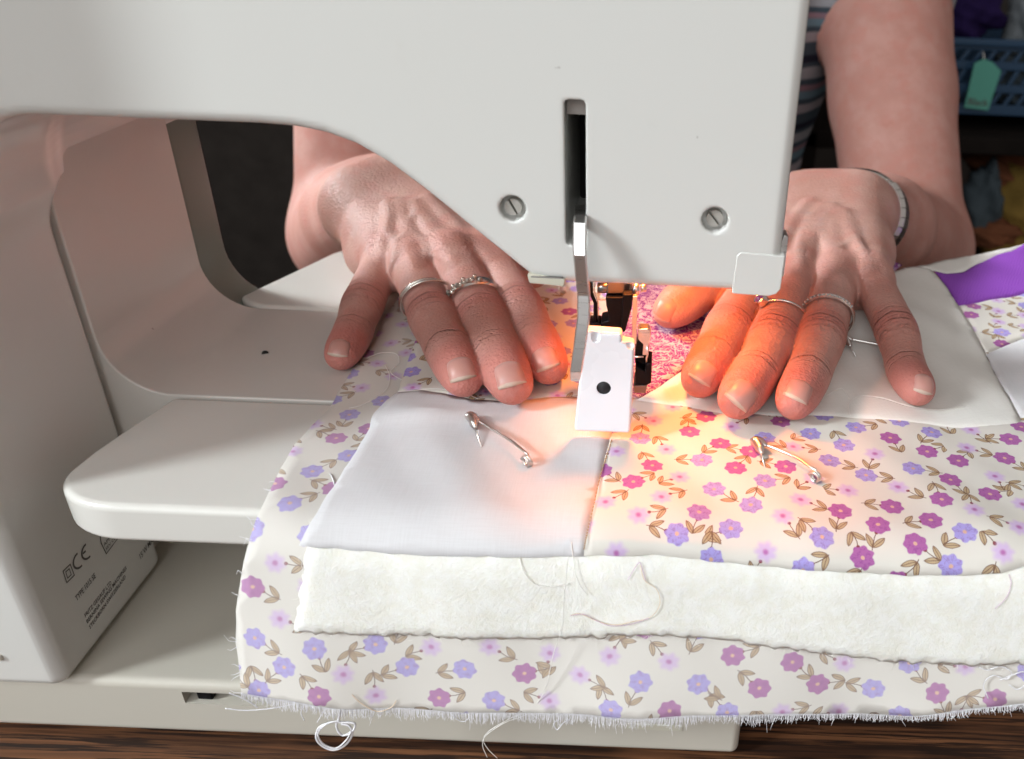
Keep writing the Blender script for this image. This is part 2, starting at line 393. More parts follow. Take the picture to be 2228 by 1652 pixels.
ln = (1.0-sstep(.03, .07, O('ABSOLUTE', nn-.5)))*sstep(.34, .44, n5); sp2 = 1.0-sstep(.010, .03, O('ABSOLUTE', noise(uv, 4.2, 1, .5, 1.2)-.5))
setin(m, 'Base Color', mixc(O('MAXIMUM', ln, sp2*.8)*.92, mixc(n5, rgb(.24, .035, .22), rgb(.20, .05, .26)), rgb(.72, .60, .60))); bump(m, weave(uv), .3, .0004); M['squiggle'] = m
m = mat('cotton_wadding', rgb(.8, .78, .7), .95, spec=.08, sss=.05, ssc=.004); uv = coords('UV')
a1 = noise(uv, 2.2, 6, .72); a2 = noise(uv, 9.0, 5, .7); a3 = noise(uv, .8, 3)
c = mixc(sstep(.36, .62, a1), rgb(.87, .845, .765), rgb(.92, .905, .86)); c = mixc(sstep(.60, .72, a2)*.4, c, rgb(.72, .66, .52)); c = mixc(sstep(.70, .74, noise(uv, 13, 2))*.3, c, rgb(.55, .46, .35))
setin(m, 'Base Color', c); bump(m, a1*1.2+a2*.6+noise(uv, 26, 4, .7)*.4, .45, .0010); M['wadding'] = m
M['thread'] = mat('cream_thread', rgb(.92, .90, .86), .6, spec=.3); M['thread_white'] = mat('white_thread', rgb(.84, .83, .86), .6, spec=.3)
M['thread_pink'] = mat('lilac_thread', rgb(.70, .50, .66), .6, spec=.3); M['thread_gold'] = mat('gold_thread', rgb(.82, .66, .50), .6, spec=.3)
M['stitch'] = mat('stitch_thread', rgb(.55, .38, .22), .8)  # orange-brown sewing thread, its own colour
# striped top
m = mat('striped_jersey', rgb(.1, .1, .12), .9, spec=.1); x, y, z = sep(coords())
zz = (z*100.0+noise(coords(), 9, 2)*1.4)/5.4; fr = O('FRACT', zz)
def band(a, b): return sstep(a-.012, a+.012, fr)*(1.0-sstep(b-.012, b+.012, fr))
c = mixc(band(.08, .22), rgb(.055, .075, .095), rgb(.32, .29, .31)); c = mixc(band(.30, .42), c, rgb(.13, .20, .24)); c = mixc(band(.42, .50), c, rgb(.24, .15, .18)); c = mixc(band(.58, .74), c, rgb(.30, .30, .32)); c = mixc(band(.80, .90), c, rgb(.02, .02, .035))
setin(m, 'Base Color', c); bump(m, noise(coords(), 500, 2), .3, .0008); M['jersey'] = m
M['blue'] = mat('blue_plastic', rgb(.022, .065, .13), .4); M['mint'] = mat('mint_card', rgb(.12, .42, .33), .8)
def clothm(name, c):
    m = mat(name, rgb(*c), .9, spec=.1); n = noise(coords(), 22, 4); setin(m, 'Base Color', mixc(n, rgb(c[0]*.5, c[1]*.5, c[2]*.5), rgb(*c))); bump(m, n, .5, .01); return m
M['c_purple'] = clothm('violet_cloth', (.030, .016, .085)); M['c_yellow'] = clothm('mustard_cloth', (.42, .27, .07)); M['c_brown'] = clothm('rust_cloth', (.26, .10, .05)); M['c_grey'] = clothm('blue_grey_cloth', (.10, .13, .15)); M['c_white'] = clothm('white_paper', (.30, .33, .35))
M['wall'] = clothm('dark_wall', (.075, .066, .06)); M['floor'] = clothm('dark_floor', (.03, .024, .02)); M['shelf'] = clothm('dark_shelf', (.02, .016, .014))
# ------------------------------------------------------------------ room and desk
def slab(name, lo, hi, m, kind='structure'):
    return tag(box(name, lo, hi, m, bev=0), kind=kind)
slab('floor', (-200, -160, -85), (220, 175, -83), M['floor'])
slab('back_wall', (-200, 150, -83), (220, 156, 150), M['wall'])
desk = thing('desk', 'dark brown oak desk with open grain under the sewing machine', 'desk')
box('desk_top', (-75, -30, -13.4), (60, 21, -10.3), M['wood'], desk, bev=.3)
for lx in (-70, 52):
    for ly in (-26, 14): box('leg', (lx, ly, -83), (lx+5, ly+5, -13.45), M['wood'], desk, bev=.3)
# ------------------------------------------------------------------ sewing machine
mc = thing('sewing_machine', 'glossy white sewing machine seen from behind with walking foot on the quilt', 'sewing machine')
def cut(o, cutters):
    for c in cutters:
        md = o.modifiers.new('cut', 'BOOLEAN'); md.operation = 'DIFFERENCE'; md.object = c; md.solver = 'EXACT'
    dg = C_.evaluated_depsgraph_get(); me = bpy.data.meshes.new_from_object(o.evaluated_get(dg)); o.modifiers.clear(); o.data = me
    for c in cutters: bpy.data.objects.remove(c)
    me.polygons.foreach_set('use_smooth', [True]*len(me.polygons)); me.set_sharp_from_angle(angle=rad(35)); return wnorm(o)
HY = -3.0
h = .09
ax = grid((-21.5, -6.4, -8.0), (5.2, 9.4, 17.4), h)
Xg, Zg = np.meshgrid(ax[0], ax[2], indexing='ij')
arm = [(-26, 6.6), (-16.25, 6.6)]+[(-13.85-2.4*math.cos(t), 6.74+2.4*math.sin(t)) for t in np.linspace(0, math.pi/2, 14)]+[(-8.3, 9.14), (-7.4, 9.10), (-6.7, 8.98), (-6.0, 8.74), (-5.2, 8.28), (-4.4, 7.66), (-2.0, 5.62), (-1.7, 5.38), (-1.3, 5.28), (4.50, 5.21), (4.75, 5.3), (4.85, 5.55), (4.85, 17), (-26, 17)]
d2 = poly2d(Xg, Zg, arm).astype(np.float32); r = .32
Yv = ax[1].astype(np.float32)
q = (np.abs(Yv-(HY+6))-6+r)[None, :, None]
a = (d2+r)[:, None, :]
vol = np.minimum(np.maximum(a, q), 0)+np.sqrt(np.maximum(a, 0)**2+np.maximum(q, 0)**2)-r
r = .42
bx = (np.abs(ax[0]-(-26.2))-10+r).astype(np.float32)[:, None, None]; by = (np.abs(Yv-(-3.09))-2.96+r)[None, :, None]; bz = (np.abs(ax[2]-4.6)-12.3+r).astype(np.float32)[None, None, :]
pil = np.minimum(np.maximum(np.maximum(bx, by), bz), 0)+np.sqrt(np.maximum(bx, 0)**2+np.maximum(by, 0)**2+np.maximum(bz, 0)**2)-r
vol = smin(vol, pil, 1.6); del pil
# recesses: take-up slot, screw wells, the open underside that holds the lamp
def cutbox(lo, hi):
    def fn(P, v):
        lo_, hi_ = np.array(lo), np.array(hi); qq = np.abs(P-(lo_+hi_)/2)-(hi_-lo_)/2
        return np.maximum(v, -qq.max(-1))
    boxed(vol, ax, np.array(lo)-.4, np.array(hi)+.4, fn)
cutbox((-.80, -3.6, 6.38), (-.27, 4.0, 10.04)); cutbox((.02, -2.2, 4.9), (2.6, 8.4, 8.6))
for sx, sz in ((-2.15, 7.29), (3.03, 7.20)):
    boxed(vol, ax, (sx-1, -3.4, sz-1), (sx+1, -1.5, sz+1), lambda P, v: smax(v, -np.maximum(np.hypot(P[..., 0]-sx, P[..., 2]-sz)-.335, P[..., 1]+2.62), .06))
V, F, N = nets(vol, np.array([ax[0][0], ax[1][0], ax[2][0]]), h); del vol
mesh('housing', V, F, M['shell'], mc, normals=N)
# black panel coloured as the shade inside the take-up slot, thread take-up arm and cap
box('slot_shade_panel', (-.84, 1.0, 6.2), (-.23, 1.2, 10.2), M['void'], mc, bev=0)
box('slot_cap', (-.785, -2.6, 9.62), (-.285, -1.0, 10.02), M['capmetal'], mc, bev=.03)
for sx, sz in ((-2.15, 7.29), (3.03, 7.20)):
    parts = [lathe_vf([(.215, -2.60), (.215, -2.68)], 24, (sx, 0, sz))]
    ang0 = rad(-62 if sx < 0 else -50)
    for s in (0, math.pi):
        pts = [(sx+.215*math.cos(ang0+s+t)*1.0, sz+.215*math.sin(ang0+s+t)) for t in np.linspace(.14, math.pi-.14, 12)]
        n = len(pts); V = [(p[0], -2.86, p[1]) for p in pts]+[(p[0], -2.60, p[1]) for p in pts]
        parts.append((V, [list(range(n)), list(range(2*n-1, n-1, -1))]+[[i, (i+1) % n, n+(i+1) % n, n+i] for i in range(n)]))
    V, F = joinvf(parts); fixn(mesh('screw', V, F, M['screw'], mc, smooth=True), 30)
# corner cover beside the needle bar and small thread cutter
prism('corner_cover', [(3.62, 5.20), (4.60, 5.17), (4.80, 5.24), (4.90, 5.38), (4.92, 6.32), (3.76, 6.38), (3.66, 6.28)], -3.02, -.6, M['shell'], mc, bev=.03, seg=3)
prism('thread_cutter', [(4.80, 5.55), (4.99, 5.65), (4.99, 6.75), (4.88, 6.8), (4.80, 6.5)], -2.75, -2.2, M['chrome'], mc, bev=.02)
prism('thread_guide', [(-1.80, 5.26), (-.86, 5.20), (-.82, 5.44), (-1.84, 5.52)], -3.02, -2.1, M['ivory'], mc, bev=.05)
box('guide_edge', (-1.74, -3.04, 5.44), (-.88, -2.95, 5.475), M['steel'], mc, bev=.02)
# throat wall that sweeps into the free arm bed
arc = [(-16.2+2.0-2.0*math.cos(t), 1.5-2.0*math.sin(t)) for t in np.linspace(0, math.pi/2, 14)]
prism('free_arm', [(-20, 9.6), (-16.2, 9.6)]+arc+[(4.6, -.5), (4.75, -.65), (4.75, -5.5), (-16.0, -5.5), (-17, -7.8), (-20, -7.8)], -.05, 6.8, M['shell_in'], mc, bev=.07, seg=3, sharp=50)
prism('front_panel', [(-22, 9.6), (-16.3, 9.6), (-16.3, 1.6)]+[(-16.3+2.3-2.3*math.cos(t), 1.3-2.3*math.sin(t)) for t in np.linspace(0.1, 1.2, 8)]+[(-15.0, -7.8), (-22, -7.8)], 6.85, 9.15, M['greygreen'], mc, bev=.25, seg=4, sharp=50)
tube('bed_hole_shade', [onz(577, 770, -.54), onz(577, 770, -.497)], [.10, .12], M['void'], mc, n=16)  # black disc just proud of the bed, painted shade of a hole
# slide-on table round the free arm
prism('slide_on_table', [(-14.15, -.16), (4.85, -.12), (4.85, -5.9)]+[(-12.9-2.1*math.sin(t), -4.35-1.55*math.cos(t)) for t in np.linspace(0, math.pi/2, 14)]+[(-14.9, -3.4), (-14.6, -2)], -1.78, -.5, M['table'], mc, axis='z', bev=.22, seg=6, sharp=60)
prism('rear_table', [(-14.2, 6.86), (-15.0, 7.25), (-15.45, 7.75), (-13.45, 12.9), (-13.05, 13.45), (-12.3, 13.75), (4.85, 13.85), (4.85, 6.86)], -1.45, -.44, M['table'], mc, axis='z', bev=.22, seg=5, sharp=60)
tube('rear_lip', [(-15.1, 7.45, -.85), (-14.6, 7.0, -.85), (-13.6, 6.84, -.80)], [.14, .16, .12], M['ivory'], mc, n=10)
# base with its recessed catch
p0 = ony(395, 1503, -5.6); p1 = ony(540, 1530, -5.6)
bs = box('base', (-34, -5.62, -10.1), (4.9, 9.3, -7.72), M['base'], mc, bev=.28, seg=5)
cut(bs, [box('cutter', (p0[0], -7, -8.62), (p1[0]+.9, -4.6, -8.1), None, None, bev=0)])
box('catch', (p0[0]+.35, -5.5, -8.58), (p0[0]+.85, -4.65, -8.2), M['black'], mc, bev=.06)
prism('base_plate', [(1.2, -8.72), (3.0, -8.74), (3.0, -8.98), (1.2, -8.96)], -5.66, -5.5, M['ivory'], mc, bev=.02)
for i, (z0, L) in enumerate(((-5.25, 1.5), (-6.45, 2.3))): box('vent_rib', (-20.5, -6.14, z0), (-18.5+L*.35, -6.0, z0+.22), M['base'], mc, bev=.05)
for fx in (-30, 3): box('rubber_foot', (fx, -5.0, -10.3), (fx+1.2, -3.8, -10.08), M['black'], mc, bev=.05)
# rating plate lettering on the pillar
def text(body, p0, p1, cap, parent, m='ink', bold=.012):
    """Print a line on the pillar face from pixel p0 to pixel p1 (both on the baseline) with capital height cap."""
    cu = bpy.data.curves.new('t', 'FONT'); cu.body = body; cu.size = U; cu.offset = bold*U; cu.resolution_u = 2
    o = bpy.data.objects.new('t', cu); SC.collection.objects.link(o)
    me = bpy.data.meshes.new_from_object(o.evaluated_get(C_.evaluated_depsgraph_get())); bpy.data.objects.remove(o)
    a, b = onx(*p0, -16.19), onx(*p1, -16.19); w_ = max(v.co.x for v in me.vertices)/U; hh = .70
    for v in me.vertices:
        tx = v.co.x/U/w_; v.co = Vector((-16.19*U, (a[1]+(b[1]-a[1])*tx)*U, (a[2]+(b[2]-a[2])*tx+v.co.y/U/hh*cap)*U))
    me.name = 'rating_lettering'; me.materials.append(M[m]); return link(bpy.data.objects.new('rating_lettering', me), parent)
text('TYPE 1015 SE', (167, 1309), (209, 1256), .20, mc)
text('FRITZ GEGAUF LTD', (186, 1345), (243, 1270), .15, mc); text('BERNINA SEWING MACHINES', (190, 1358), (276, 1238), .15, mc); text('STECKBORN SWITZERLAND', (196, 1370), (274, 1257), .15, mc)
text('15 W MAX', (305, 1219), (338, 1172), .22, mc)
def pxy(P): return [tuple(onx(*p, -16.19)) for p in P]
def outline(P, wd):
    """Closed flat outline printed on the pillar face."""
    P = np.array(pxy(P)); c = P.mean(0); inn = c+(P-c)*(1-wd/np.linalg.norm(P-c, axis=1))[:, None]; n = len(P)
    return [tuple(p) for p in P]+[tuple(p) for p in inn], [[i, (i+1) % n, n+(i+1) % n, n+i] for i in range(n)]
V, F = joinvf([outline([(136, 1243), (153, 1226), (163, 1252), (145, 1270)], .055), outline([(142, 1244), (151, 1236), (156, 1251), (147, 1260)], .05)]); mesh('insulation_mark', V, F, M['ink'], mc, False)
def arcs(px, R, Rz, wd, t0, t1, n=18):
    _, y, z = onx(*px, -16.19); V = []
    for t in np.linspace(t0, t1, n): V += [(-16.19, y+R*math.cos(t), z+Rz*math.sin(t)), (-16.19, y+(R-wd)*math.cos(t), z+(Rz-wd)*math.sin(t))]
    return V, [[2*i, 2*i+1, 2*i+3, 2*i+2] for i in range(n-1)]
q4 = math.pi*.45; e0, e1, e2, e3 = pxy([(180, 1203), (186, 1197), (187, 1201), (181, 1207)])
V, F = joinvf([arcs((172, 1219), .30, .28, .07, q4, 2*math.pi-q4), arcs((190, 1199), .30, .28, .07, q4, 2*math.pi-q4), ([e0, e1, e2, e3], [[0, 1, 2, 3]])]); mesh('conformity_mark', V, F, M['ink'], mc, False)
V, F = outline([(217, 1168), (219, 1182), (231, 1207), (257, 1172), (262, 1160), (240, 1150)], .05); mesh('approval_mark', V, F, M['ink'], mc, False)
text('APPR', (227, 1190), (246, 1166), .12, mc); text('SEV CE', (231, 1198), (252, 1172), .10, mc)
# presser lifter
L = np.array([ony(px, py, y) for px, py, y in ((1263, 455, -2.2), (1263, 478, -3.2), (1262, 490, -3.45), (1261, 538, -3.72), (1262, 552, -3.8), (1266, 600, -3.70), (1270, 640, -3.6), (1270, 690, -3.72), (1262, 750, -3.88), (1254, 805, -3.95), (1252, 822, -3.75))])
V = []; F = []
for i, p in enumerate(L):
    t = L[min(i+1, len(L)-1)]-L[max(i-1, 0)]; t /= np.linalg.norm(t); b = np.cross(t, [1, 0, 0]); b /= np.linalg.norm(b)
    if b[1] > 0: b = -b
    wv, tv = .165 if 0 < i < 10 else .135, .12
    prof = [(-wv, -tv), (-wv, tv*.6), (-wv*.78, tv), (wv*.78, tv), (wv, tv*.6), (wv, -tv)]
    V += [p+np.array([a_, 0, 0])+b*c_ for a_, c_ in prof]
for i in range(len(L)-1):
    for k in range(6): F.append([i*6+k, i*6+(k+1) % 6, i*6+6+(k+1) % 6, i*6+6+k])
F += [[5, 4, 3, 2, 1, 0], [len(L)*6-6+k for k in range(6)]]
o = fixn(mesh('presser_lifter', V, F, M['chrome'], mc), 12)
# lamp in the open underside, with an added dark liner that curbs its spill and bounce
for lo_, hi_ in (((.04, -2.15, 5.3), (.09, 8.3, 8.5)), ((2.53, -2.15, 5.3), (2.58, 8.3, 8.5)), ((.09, -2.17, 5.3), (2.53, -2.12, 8.5)), ((.09, 8.28, 5.3), (2.53, 8.33, 8.5)), ((.09, -2.1, 8.5), (2.53, 8.28, 8.55))): box('lamp_spill_liner', lo_, hi_, M['spill_liner'], mc, bev=0)
tube('lamp_bulb', [(1.3, 2.6, 8.1), (1.3, 2.6, 7.9), (1.3, 2.6, 7.6), (1.3, 2.6, 7.3), (1.3, 2.6, 7.15)], [.40, .62, .66, .45, .1], M['bulb'], mc, n=20)
lp = bpy.data.lights.new('lamp_light', 'POINT'); lp.energy = .54; lp.color = (1, .245, .045); lp.shadow_soft_size = .007
lo = bpy.data.objects.new('lamp_light', lp); SC.collection.objects.link(lo); lo.location = (.72*U, 1.0*U, 7.2*U)
# ---- walking foot and shank
FY = .5
def fpt(cx, cy, y=FY):
    p = ony(1196.7+cx*.1975, 543.9+cy*.1975, y); return (p[0], p[2])
wf = prism('foot_housing', [(-.68, .32), (.98, .32), (1.0, .5), (1.04, 3.06), (.66, 3.12), (.66, 3.36), (-.42, 3.40), (-.69, .5)], -2.62, -2.15, M['white'], mc, bev=.09, seg=4)
for v in wf.data.vertices: v.co.y += .19*v.co.z
wf.data.update()
hc = ony(1313, 848, -2.36)
cyl = mesh('cutter', *lathe_vf([(.215, -3.2), (.215, hc[1]+.2)], 28, (hc[0], 0, hc[2])), None)
fixn(cyl)
cuts = [cyl]
for cx_, cy_, rr in ((505, 960, .16), (890, 1030, .15)):
    px_, py_ = 1196.7+cx_*.1975, 543.9+cy_*.1975; c0 = ony(px_, py_, -2.05)
    V, F = lathe_vf([(rr*math.sin(t)+1e-3, -rr*math.cos(t)*1.3) for t in np.linspace(0.05, math.pi-.05, 10)], 16, tuple(c0), 'z'); cuts.append(fixn(mesh('cutter', V, F)))
cut(wf, cuts)
tube('foot_hole_plug', [(hc[0], hc[1]+.10, hc[2]), (hc[0], hc[1]+.3, hc[2])], [.212, .212], M['foam'], mc, n=28)
def fprism(name, pts, y0, y1, m, bev=.03): return prism(name, [fpt(a, b, (y0+y1)/2) for a, b in pts], y0, y1, m, mc, bev=bev, seg=3)
fprism('shank', [(620, 470), (912, 470), (905, 590), (850, 740), (800, 810), (785, 960), (700, 1000), (560, 1000), (565, 745), (650, 722), (655, 660), (628, 560)], .1, .9, M['black'], .04)
fprism('shank_web', [(800, 470), (912, 470), (905, 600), (830, 880), (790, 880)], -.25, .1, M['black'], .04)
fprism('foot_block', [(410, 760), (560, 760), (560, 1000), (410, 1000)], .2, .8, M['black'], .04)
def rod(name, P, r, m, n=10, y=FY):
    pts = [(fpt(a, b, y)[0], y, fpt(a, b, y)[1]) for a, b in P]; return tube(name, pts, r, m, mc, n=n)
rod('clamp_pin', [(525, 418), (600, 418), (601, 418), (735, 418)], .17, M['steel'], 16); rod('clamp_pin', [(755, 418), (905, 418)], .18, M['steel'], 16); rod('clamp_knob', [(915, 425), (985, 425)], .20, M['chrome'], 16); rod('clamp_nut', [(1000, 418), (1060, 418)], .13, M['chrome'], 12)
fprism('needle_clamp', [(640, 260), (900, 260), (900, 400), (640, 400)], .3, 1.6, M['steel'], .05)
rod('guide_rod', [(455, 250), (452, 470), (500, 585), (497, 900)], .060, M['black'], 8, .3); rod('guide_rod', [(490, 250), (488, 460), (528, 580), (525, 900)], .022, M['chrome'], 6, .35)
fprism('drive_bar', [(912, 500), (962, 500), (952, 1020), (905, 1010)], -.1, .1, M['chrome'], .015)
fprism('fork_hook', [(985, 842), (1080, 838), (1108, 870), (1110, 930), (1090, 1010), (1075, 1130), (1020, 1130), (1030, 1010), (975, 960), (970, 880)], -.3, .1, M['chrome'], .03)
fprism('fork_arm', [(965, 960), (1095, 1000), (1080, 1190), (1030, 1230), (940, 1200), (940, 1060)], -.1, .5, M['black'], .04)
rod('fork_pin', [(930, 1180), (1030, 1178)], .035, M['chrome'], 8, -.2); rod('fork_wire', [(1072, 1060), (1075, 1150), (1062, 1200), (1068, 1290)], .03, M['chrome'], 8, -.35)
fprism('fork_block', [(945, 1200), (1050, 1270), (1060, 1180), (1125, 1180), (1118, 1400), (1070, 1420), (945, 1440)], -.45, .4, M['black'], .04)
fprism('sole_plate', [(925, 1420), (1075, 1420), (1058, 1502), (930, 1500)], -.5, .4, M['steel'], .02)
tube('needle', [(.35, 1.9, 6.0), (.35, 1.9, 1.2), (.35, 1.9, -.2)], [.05, .045, .01], M['chrome'], mc, n=8)
# ------------------------------------------------------------------ quilt
rng = np.random.default_rng(7); random.seed(7)
qt = thing('quilt', 'unfinished patchwork quilt of floral, white and purple cotton with raw frayed hem', 'quilt')
FL = rad(13)                                         # the hanging part flares out towards the hem
RB, YE, Z0 = 1.35, -5.60, -.46; PM = math.pi/2-FL; AL = RB*PM
def S(x, b, off):
    """Point of the quilt at width x, distance b back from the table's edge (negative hangs down), height off above the backing."""
    x = np.asarray(x, float); b = np.asarray(b, float); off = np.asarray(off, float)
    ph = np.clip(-b/RB, 0, PM); hang = np.maximum(-b-AL, 0)
    y = YE+np.maximum(b, 0)-(RB+off)*np.sin(ph)-hang*math.sin(FL); z = Z0-RB+(RB+off)*np.cos(ph)-hang*math.cos(FL)
    n_y, n_z = -np.sin(ph), np.cos(ph)
    wv = .035*np.sin(x*1.3+b*.5)+.03*np.sin(x*.55-b*.9+1)+.025*np.sin(x*2.3+b*1.7+2)
    k = np.clip(hang/4, 0, 1.4)
    wv = wv+k*(.13*np.sin(x*.62+.4)+.07*np.sin(x*1.45+b*.25+1.2)) + np.clip(hang-4.3, 0, 3)*.06
    wv = wv+.40*np.exp(-((x-10.5)/2.6)**2-((b-12.2)/2.2)**2)+.22*np.exp(-((x-7)/1.2)**2-((b-8)/2.5)**2)+.18*np.exp(-((x+5.2)/1.4)**2-((b-4.2)/.5)**2)
    wv = wv+.5*np.clip((x-13)/6, 0, 1)*np.clip((b-14)/6, 0, 1)
    wv = np.maximum(wv, -.05*(hang < .01)-.3*(hang > 0))
    return np.stack([x, y+n_y*wv, z+n_z*wv], -1)
def inv(px, py, off):
    p = onz(px, py, Z0+off); b = p[1]-YE
    if b < 0: p = ony(px, py, YE-RB-off); b = p[2]-(Z0-RB)-AL
    x = p[0]; t = np.array([px, py])
    for _ in range(14):
        e = proj(S(x, b, off))-t
        if np.abs(e).max() < .02: break
        J = np.stack([(proj(S(x+.01, b, off))-e-t)/.01, (proj(S(x, b+.01, off))-e-t)/.01], 1)
        s = np.clip(-np.linalg.solve(J, e), -1.5, 1.5); x += s[0]; b += s[1]
    return x, b
def onq(pts, off): return np.array([S(*inv(a, c, off), off) for a, c in pts])
def segdist(P, poly):
    d = np.full(len(P), 1e9); n = len(poly)
    for i in range(n):
        a, b = poly[i], poly[(i+1) % n]; e = b-a; t = np.clip(((P-a) @ e)/(e @ e+1e-12), 0, 1)
        d = np.minimum(d, np.linalg.norm(P-a-t[:, None]*e, axis=1))
    return d
def inside(P, poly):
    c = np.zeros(len(P), bool); n = len(poly)
    for i in range(n):
        a, b = poly[i], poly[i-1]
        m = ((a[1] > P[:, 1]) != (b[1] > P[:, 1])) & (P[:, 0] < (b[0]-a[0])*(P[:, 1]-a[1])/(b[1]-a[1]+1e-12)+a[0]); c ^= m
    return c
def piece(name, px, off, mt, step=.3, drop=.10, soft=.22, thick=.03, ang=0., wob=.02, label=None, ush=(0, 0), smooth_edge=True):
    poly = [np.array(inv(a, c, off)) for a, c in px]; out = []
    n = len(poly)
    for i in range(n):
        a, b = poly[i], poly[(i+1) % n]; m = max(1, int(np.linalg.norm(b-a)/step))
        for t in range(m): out.append(a+(b-a)*t/m)
    out = np.array(out); nb = len(out)
    out[:] += rng.normal(0, wob*.5, out.shape)
    lo, hi = out.min(0), out.max(0)
    gx, gb = np.meshgrid(np.arange(lo[0], hi[0], step), np.arange(lo[1], hi[1], step)); G = np.stack([gx.ravel(), gb.ravel()], 1)+rng.normal(0, step*.12, (gx.size, 2))
    G = G[inside(G, out)]; d = segdist(G, out); G = G[d > step*.45]
    P = np.vstack([out, G]); co, _, fc, *_ = delaunay_2d_cdt([Vector(p) for p in P], [], [list(range(nb))], 1, 1e-5)
    Q = np.array(co); d = segdist(Q, out); o = off-drop*np.exp(-(d/soft)**2)
    V = S(Q[:, 0], Q[:, 1], o)
    ca, sa = math.cos(ang), math.sin(ang); qb = np.where(Q[:, 1] > 0, Q[:, 1], Q[:, 1]*(RB+off)/RB); qb = np.where(Q[:, 1] < -AL, Q[:, 1]+AL-AL*(RB+off)/RB, qb)
    uv = np.stack([Q[:, 0]*ca+qb*sa+ush[0], -Q[:, 0]*sa+qb*ca+ush[1]], 1)
    F = [list(f) for f in fc]
    ob = mesh(name, V, F, mt, qt, uv=uv); fixn(ob)
    if ob.data.polygons[len(ob.data.polygons)//2].normal @ Vector((0, -.5, .8)) < 0: ob.data.flip_normals()
    md = ob.modifiers.new('thickness', 'SOLIDIFY'); md.thickness = thick*U; md.offset = -1
    if label: ob['label'] = label
    return ob, out
LEFT = [(1000, 545), (905, 600), (862, 655), (832, 700), (795, 770), (762, 812), (735, 855), (715, 893), (676, 930), (640, 968), (600, 1040), (574, 1095), (552, 1150), (540, 1190), (524, 1255), (513, 1330), (513, 1400), (520, 1460), (526, 1512)]
HEM = [(526, 1512), (585, 1522), (650, 1532), (800, 1546), (1000, 1554), (1300, 1561), (1600, 1560), (1900, 1557), (2080, 1550), (2228, 1534), (2400, 1505)]
back, bout = piece('backing', LEFT+HEM[1:]+[(2420, 1100), (2420, 800), (2330, 575), (2200, 590), (2050, 610), (1950, 600), (1800, 575), (1500, 560)], .02, M['floral_back'], .3, 0, label='floral backing cotton, wrong side up, left border and hem')
wad, wout = piece('wadding', [(890, 880), (800, 1020), (672, 1150), (662, 1195), (655, 1255), (645, 1320), (634, 1382), (700, 1386), (900, 1391), (1150, 1396), (1300, 1392), (1410, 1389), (1500, 1394), (1620, 1407), (1800, 1431), (2000, 1451), (2228, 1452), (2400, 1440), (2420, 1000), (2200, 860), (1500, 830)], .30, M['wadding'], .14, .14, .12, .06, wob=.07)
wn_ = np.empty(len(wad.data.vertices)*3); wad.data.vertices.foreach_get('co', wn_); wv3 = wn_.reshape(-1, 3)
SEAM = [(1350, 868), (1338, 910), (1324, 962), (1307, 1030), (1291, 1100), (1278, 1160), (1269, 1209)]
A = [(866, 851), (905, 846), (962, 854), (1030, 868), (1090, 871), (1170, 866), (1250, 862)]+SEAM+[(1180, 1213), (1100, 1213), (970, 1211), (850, 1205), (740, 1196), (650, 1188), (690, 1112), (733, 1045), (775, 980), (803, 930), (812, 898), (842, 868)]
piece('white_patch', A, .40, M['white_cotton'], .25, .03, .2, label='white cotton patch left of the foot')
TOPB = [(1383, 864), (1488, 876), (1571, 893), (1654, 895), (1821, 898), (1953, 905), (2084, 922), (2222, 908)]
B = SEAM[::-1]+TOPB+[(2420, 890), (2420, 1195), (2228, 1231), (2180, 1246), (2100, 1253), (1950, 1252), (1800, 1243), (1650, 1232), (1500, 1216), (1420, 1208), (1340, 1210)]
piece('floral_patch', B, .40, M['floral'], .25, .03, .2, ang=.25, ush=(3.2, .7), label='cream floral patch lit by the lamp')
Cc = [(866, 851), (885, 790), (915, 715), (940, 640), (1010, 560), (1335, 565), (1341, 640), (1350, 868), (1250, 862), (1170, 866), (1090, 871), (1030, 868), (962, 854), (905, 846)]
piece('floral_patch', Cc, .38, M['floral'], .25, .03, .15, ang=-.4, ush=(7.3, 2.2), label='floral patch under the right hand')
DG = [(1383, 868), (1483, 805), (1620, 721), (1780, 651), (1945, 589)]
piece('purple_print_patch', [(1350, 868)]+DG+[(1962, 575), (1900, 548), (1700, 540), (1335, 555)], .385, M['squiggle'], .25, .03, .15, label='magenta patch with cream squiggle print')
Ep = DG+[(1968, 580), (1998, 577), (2022, 583), (2034, 592), (2062, 625), (2086, 664), (2123, 721), (2146, 770), (2183, 841), (2224, 913), (2218, 921), (2150, 927), (2084, 930), (1953, 914), (1821, 905), (1654, 900), (1571, 898), (1488, 882)]
piece('white_patch', Ep, .44, M['cream_cotton'], .25, .06, .16, ang=.3, label='white patch under the left hand')
Fp = [(2032, 588), (2060, 594), (2098, 590), (2128, 573), (2165, 556), (2200, 546), (2232, 528), (2330, 500), (2350, 612), (2228, 638), (2130, 657), (2086, 664), (2062, 625)]
piece('purple_patch', Fp, .40, M['purple'], .25, .03, .15, ang=.2, label='plain violet patch with diamond weave')
piece('white_patch', [(1998, 577), (2045, 566), (2100, 556), (2160, 545), (2222, 531), (2320, 495), (2325, 505), (2232, 528), (2200, 546), (2165, 556), (2128, 573), (2098, 590), (2060, 594), (2032, 588), (2022, 583)], .40, M['cream_cotton'], .25, .05, .2, label='white strip behind the violet patch')
Hp = [(2086, 664), (2130, 657), (2228, 638), (2350, 612), (2400, 710), (2228, 736), (2190, 750), (2146, 770), (2123, 721)]
piece('floral_patch', Hp, .40, M['floral'], .25, .03, .15, ang=.5, ush=(1.4, 5.1), label='floral patch at the far right')
piece('white_patch', [(2146, 770), (2190, 750), (2228, 736), (2400, 710), (2440, 880), (2224, 913), (2183, 841)], .40, M['white_cotton'], .25, .03, .15, label='white patch at the far right')
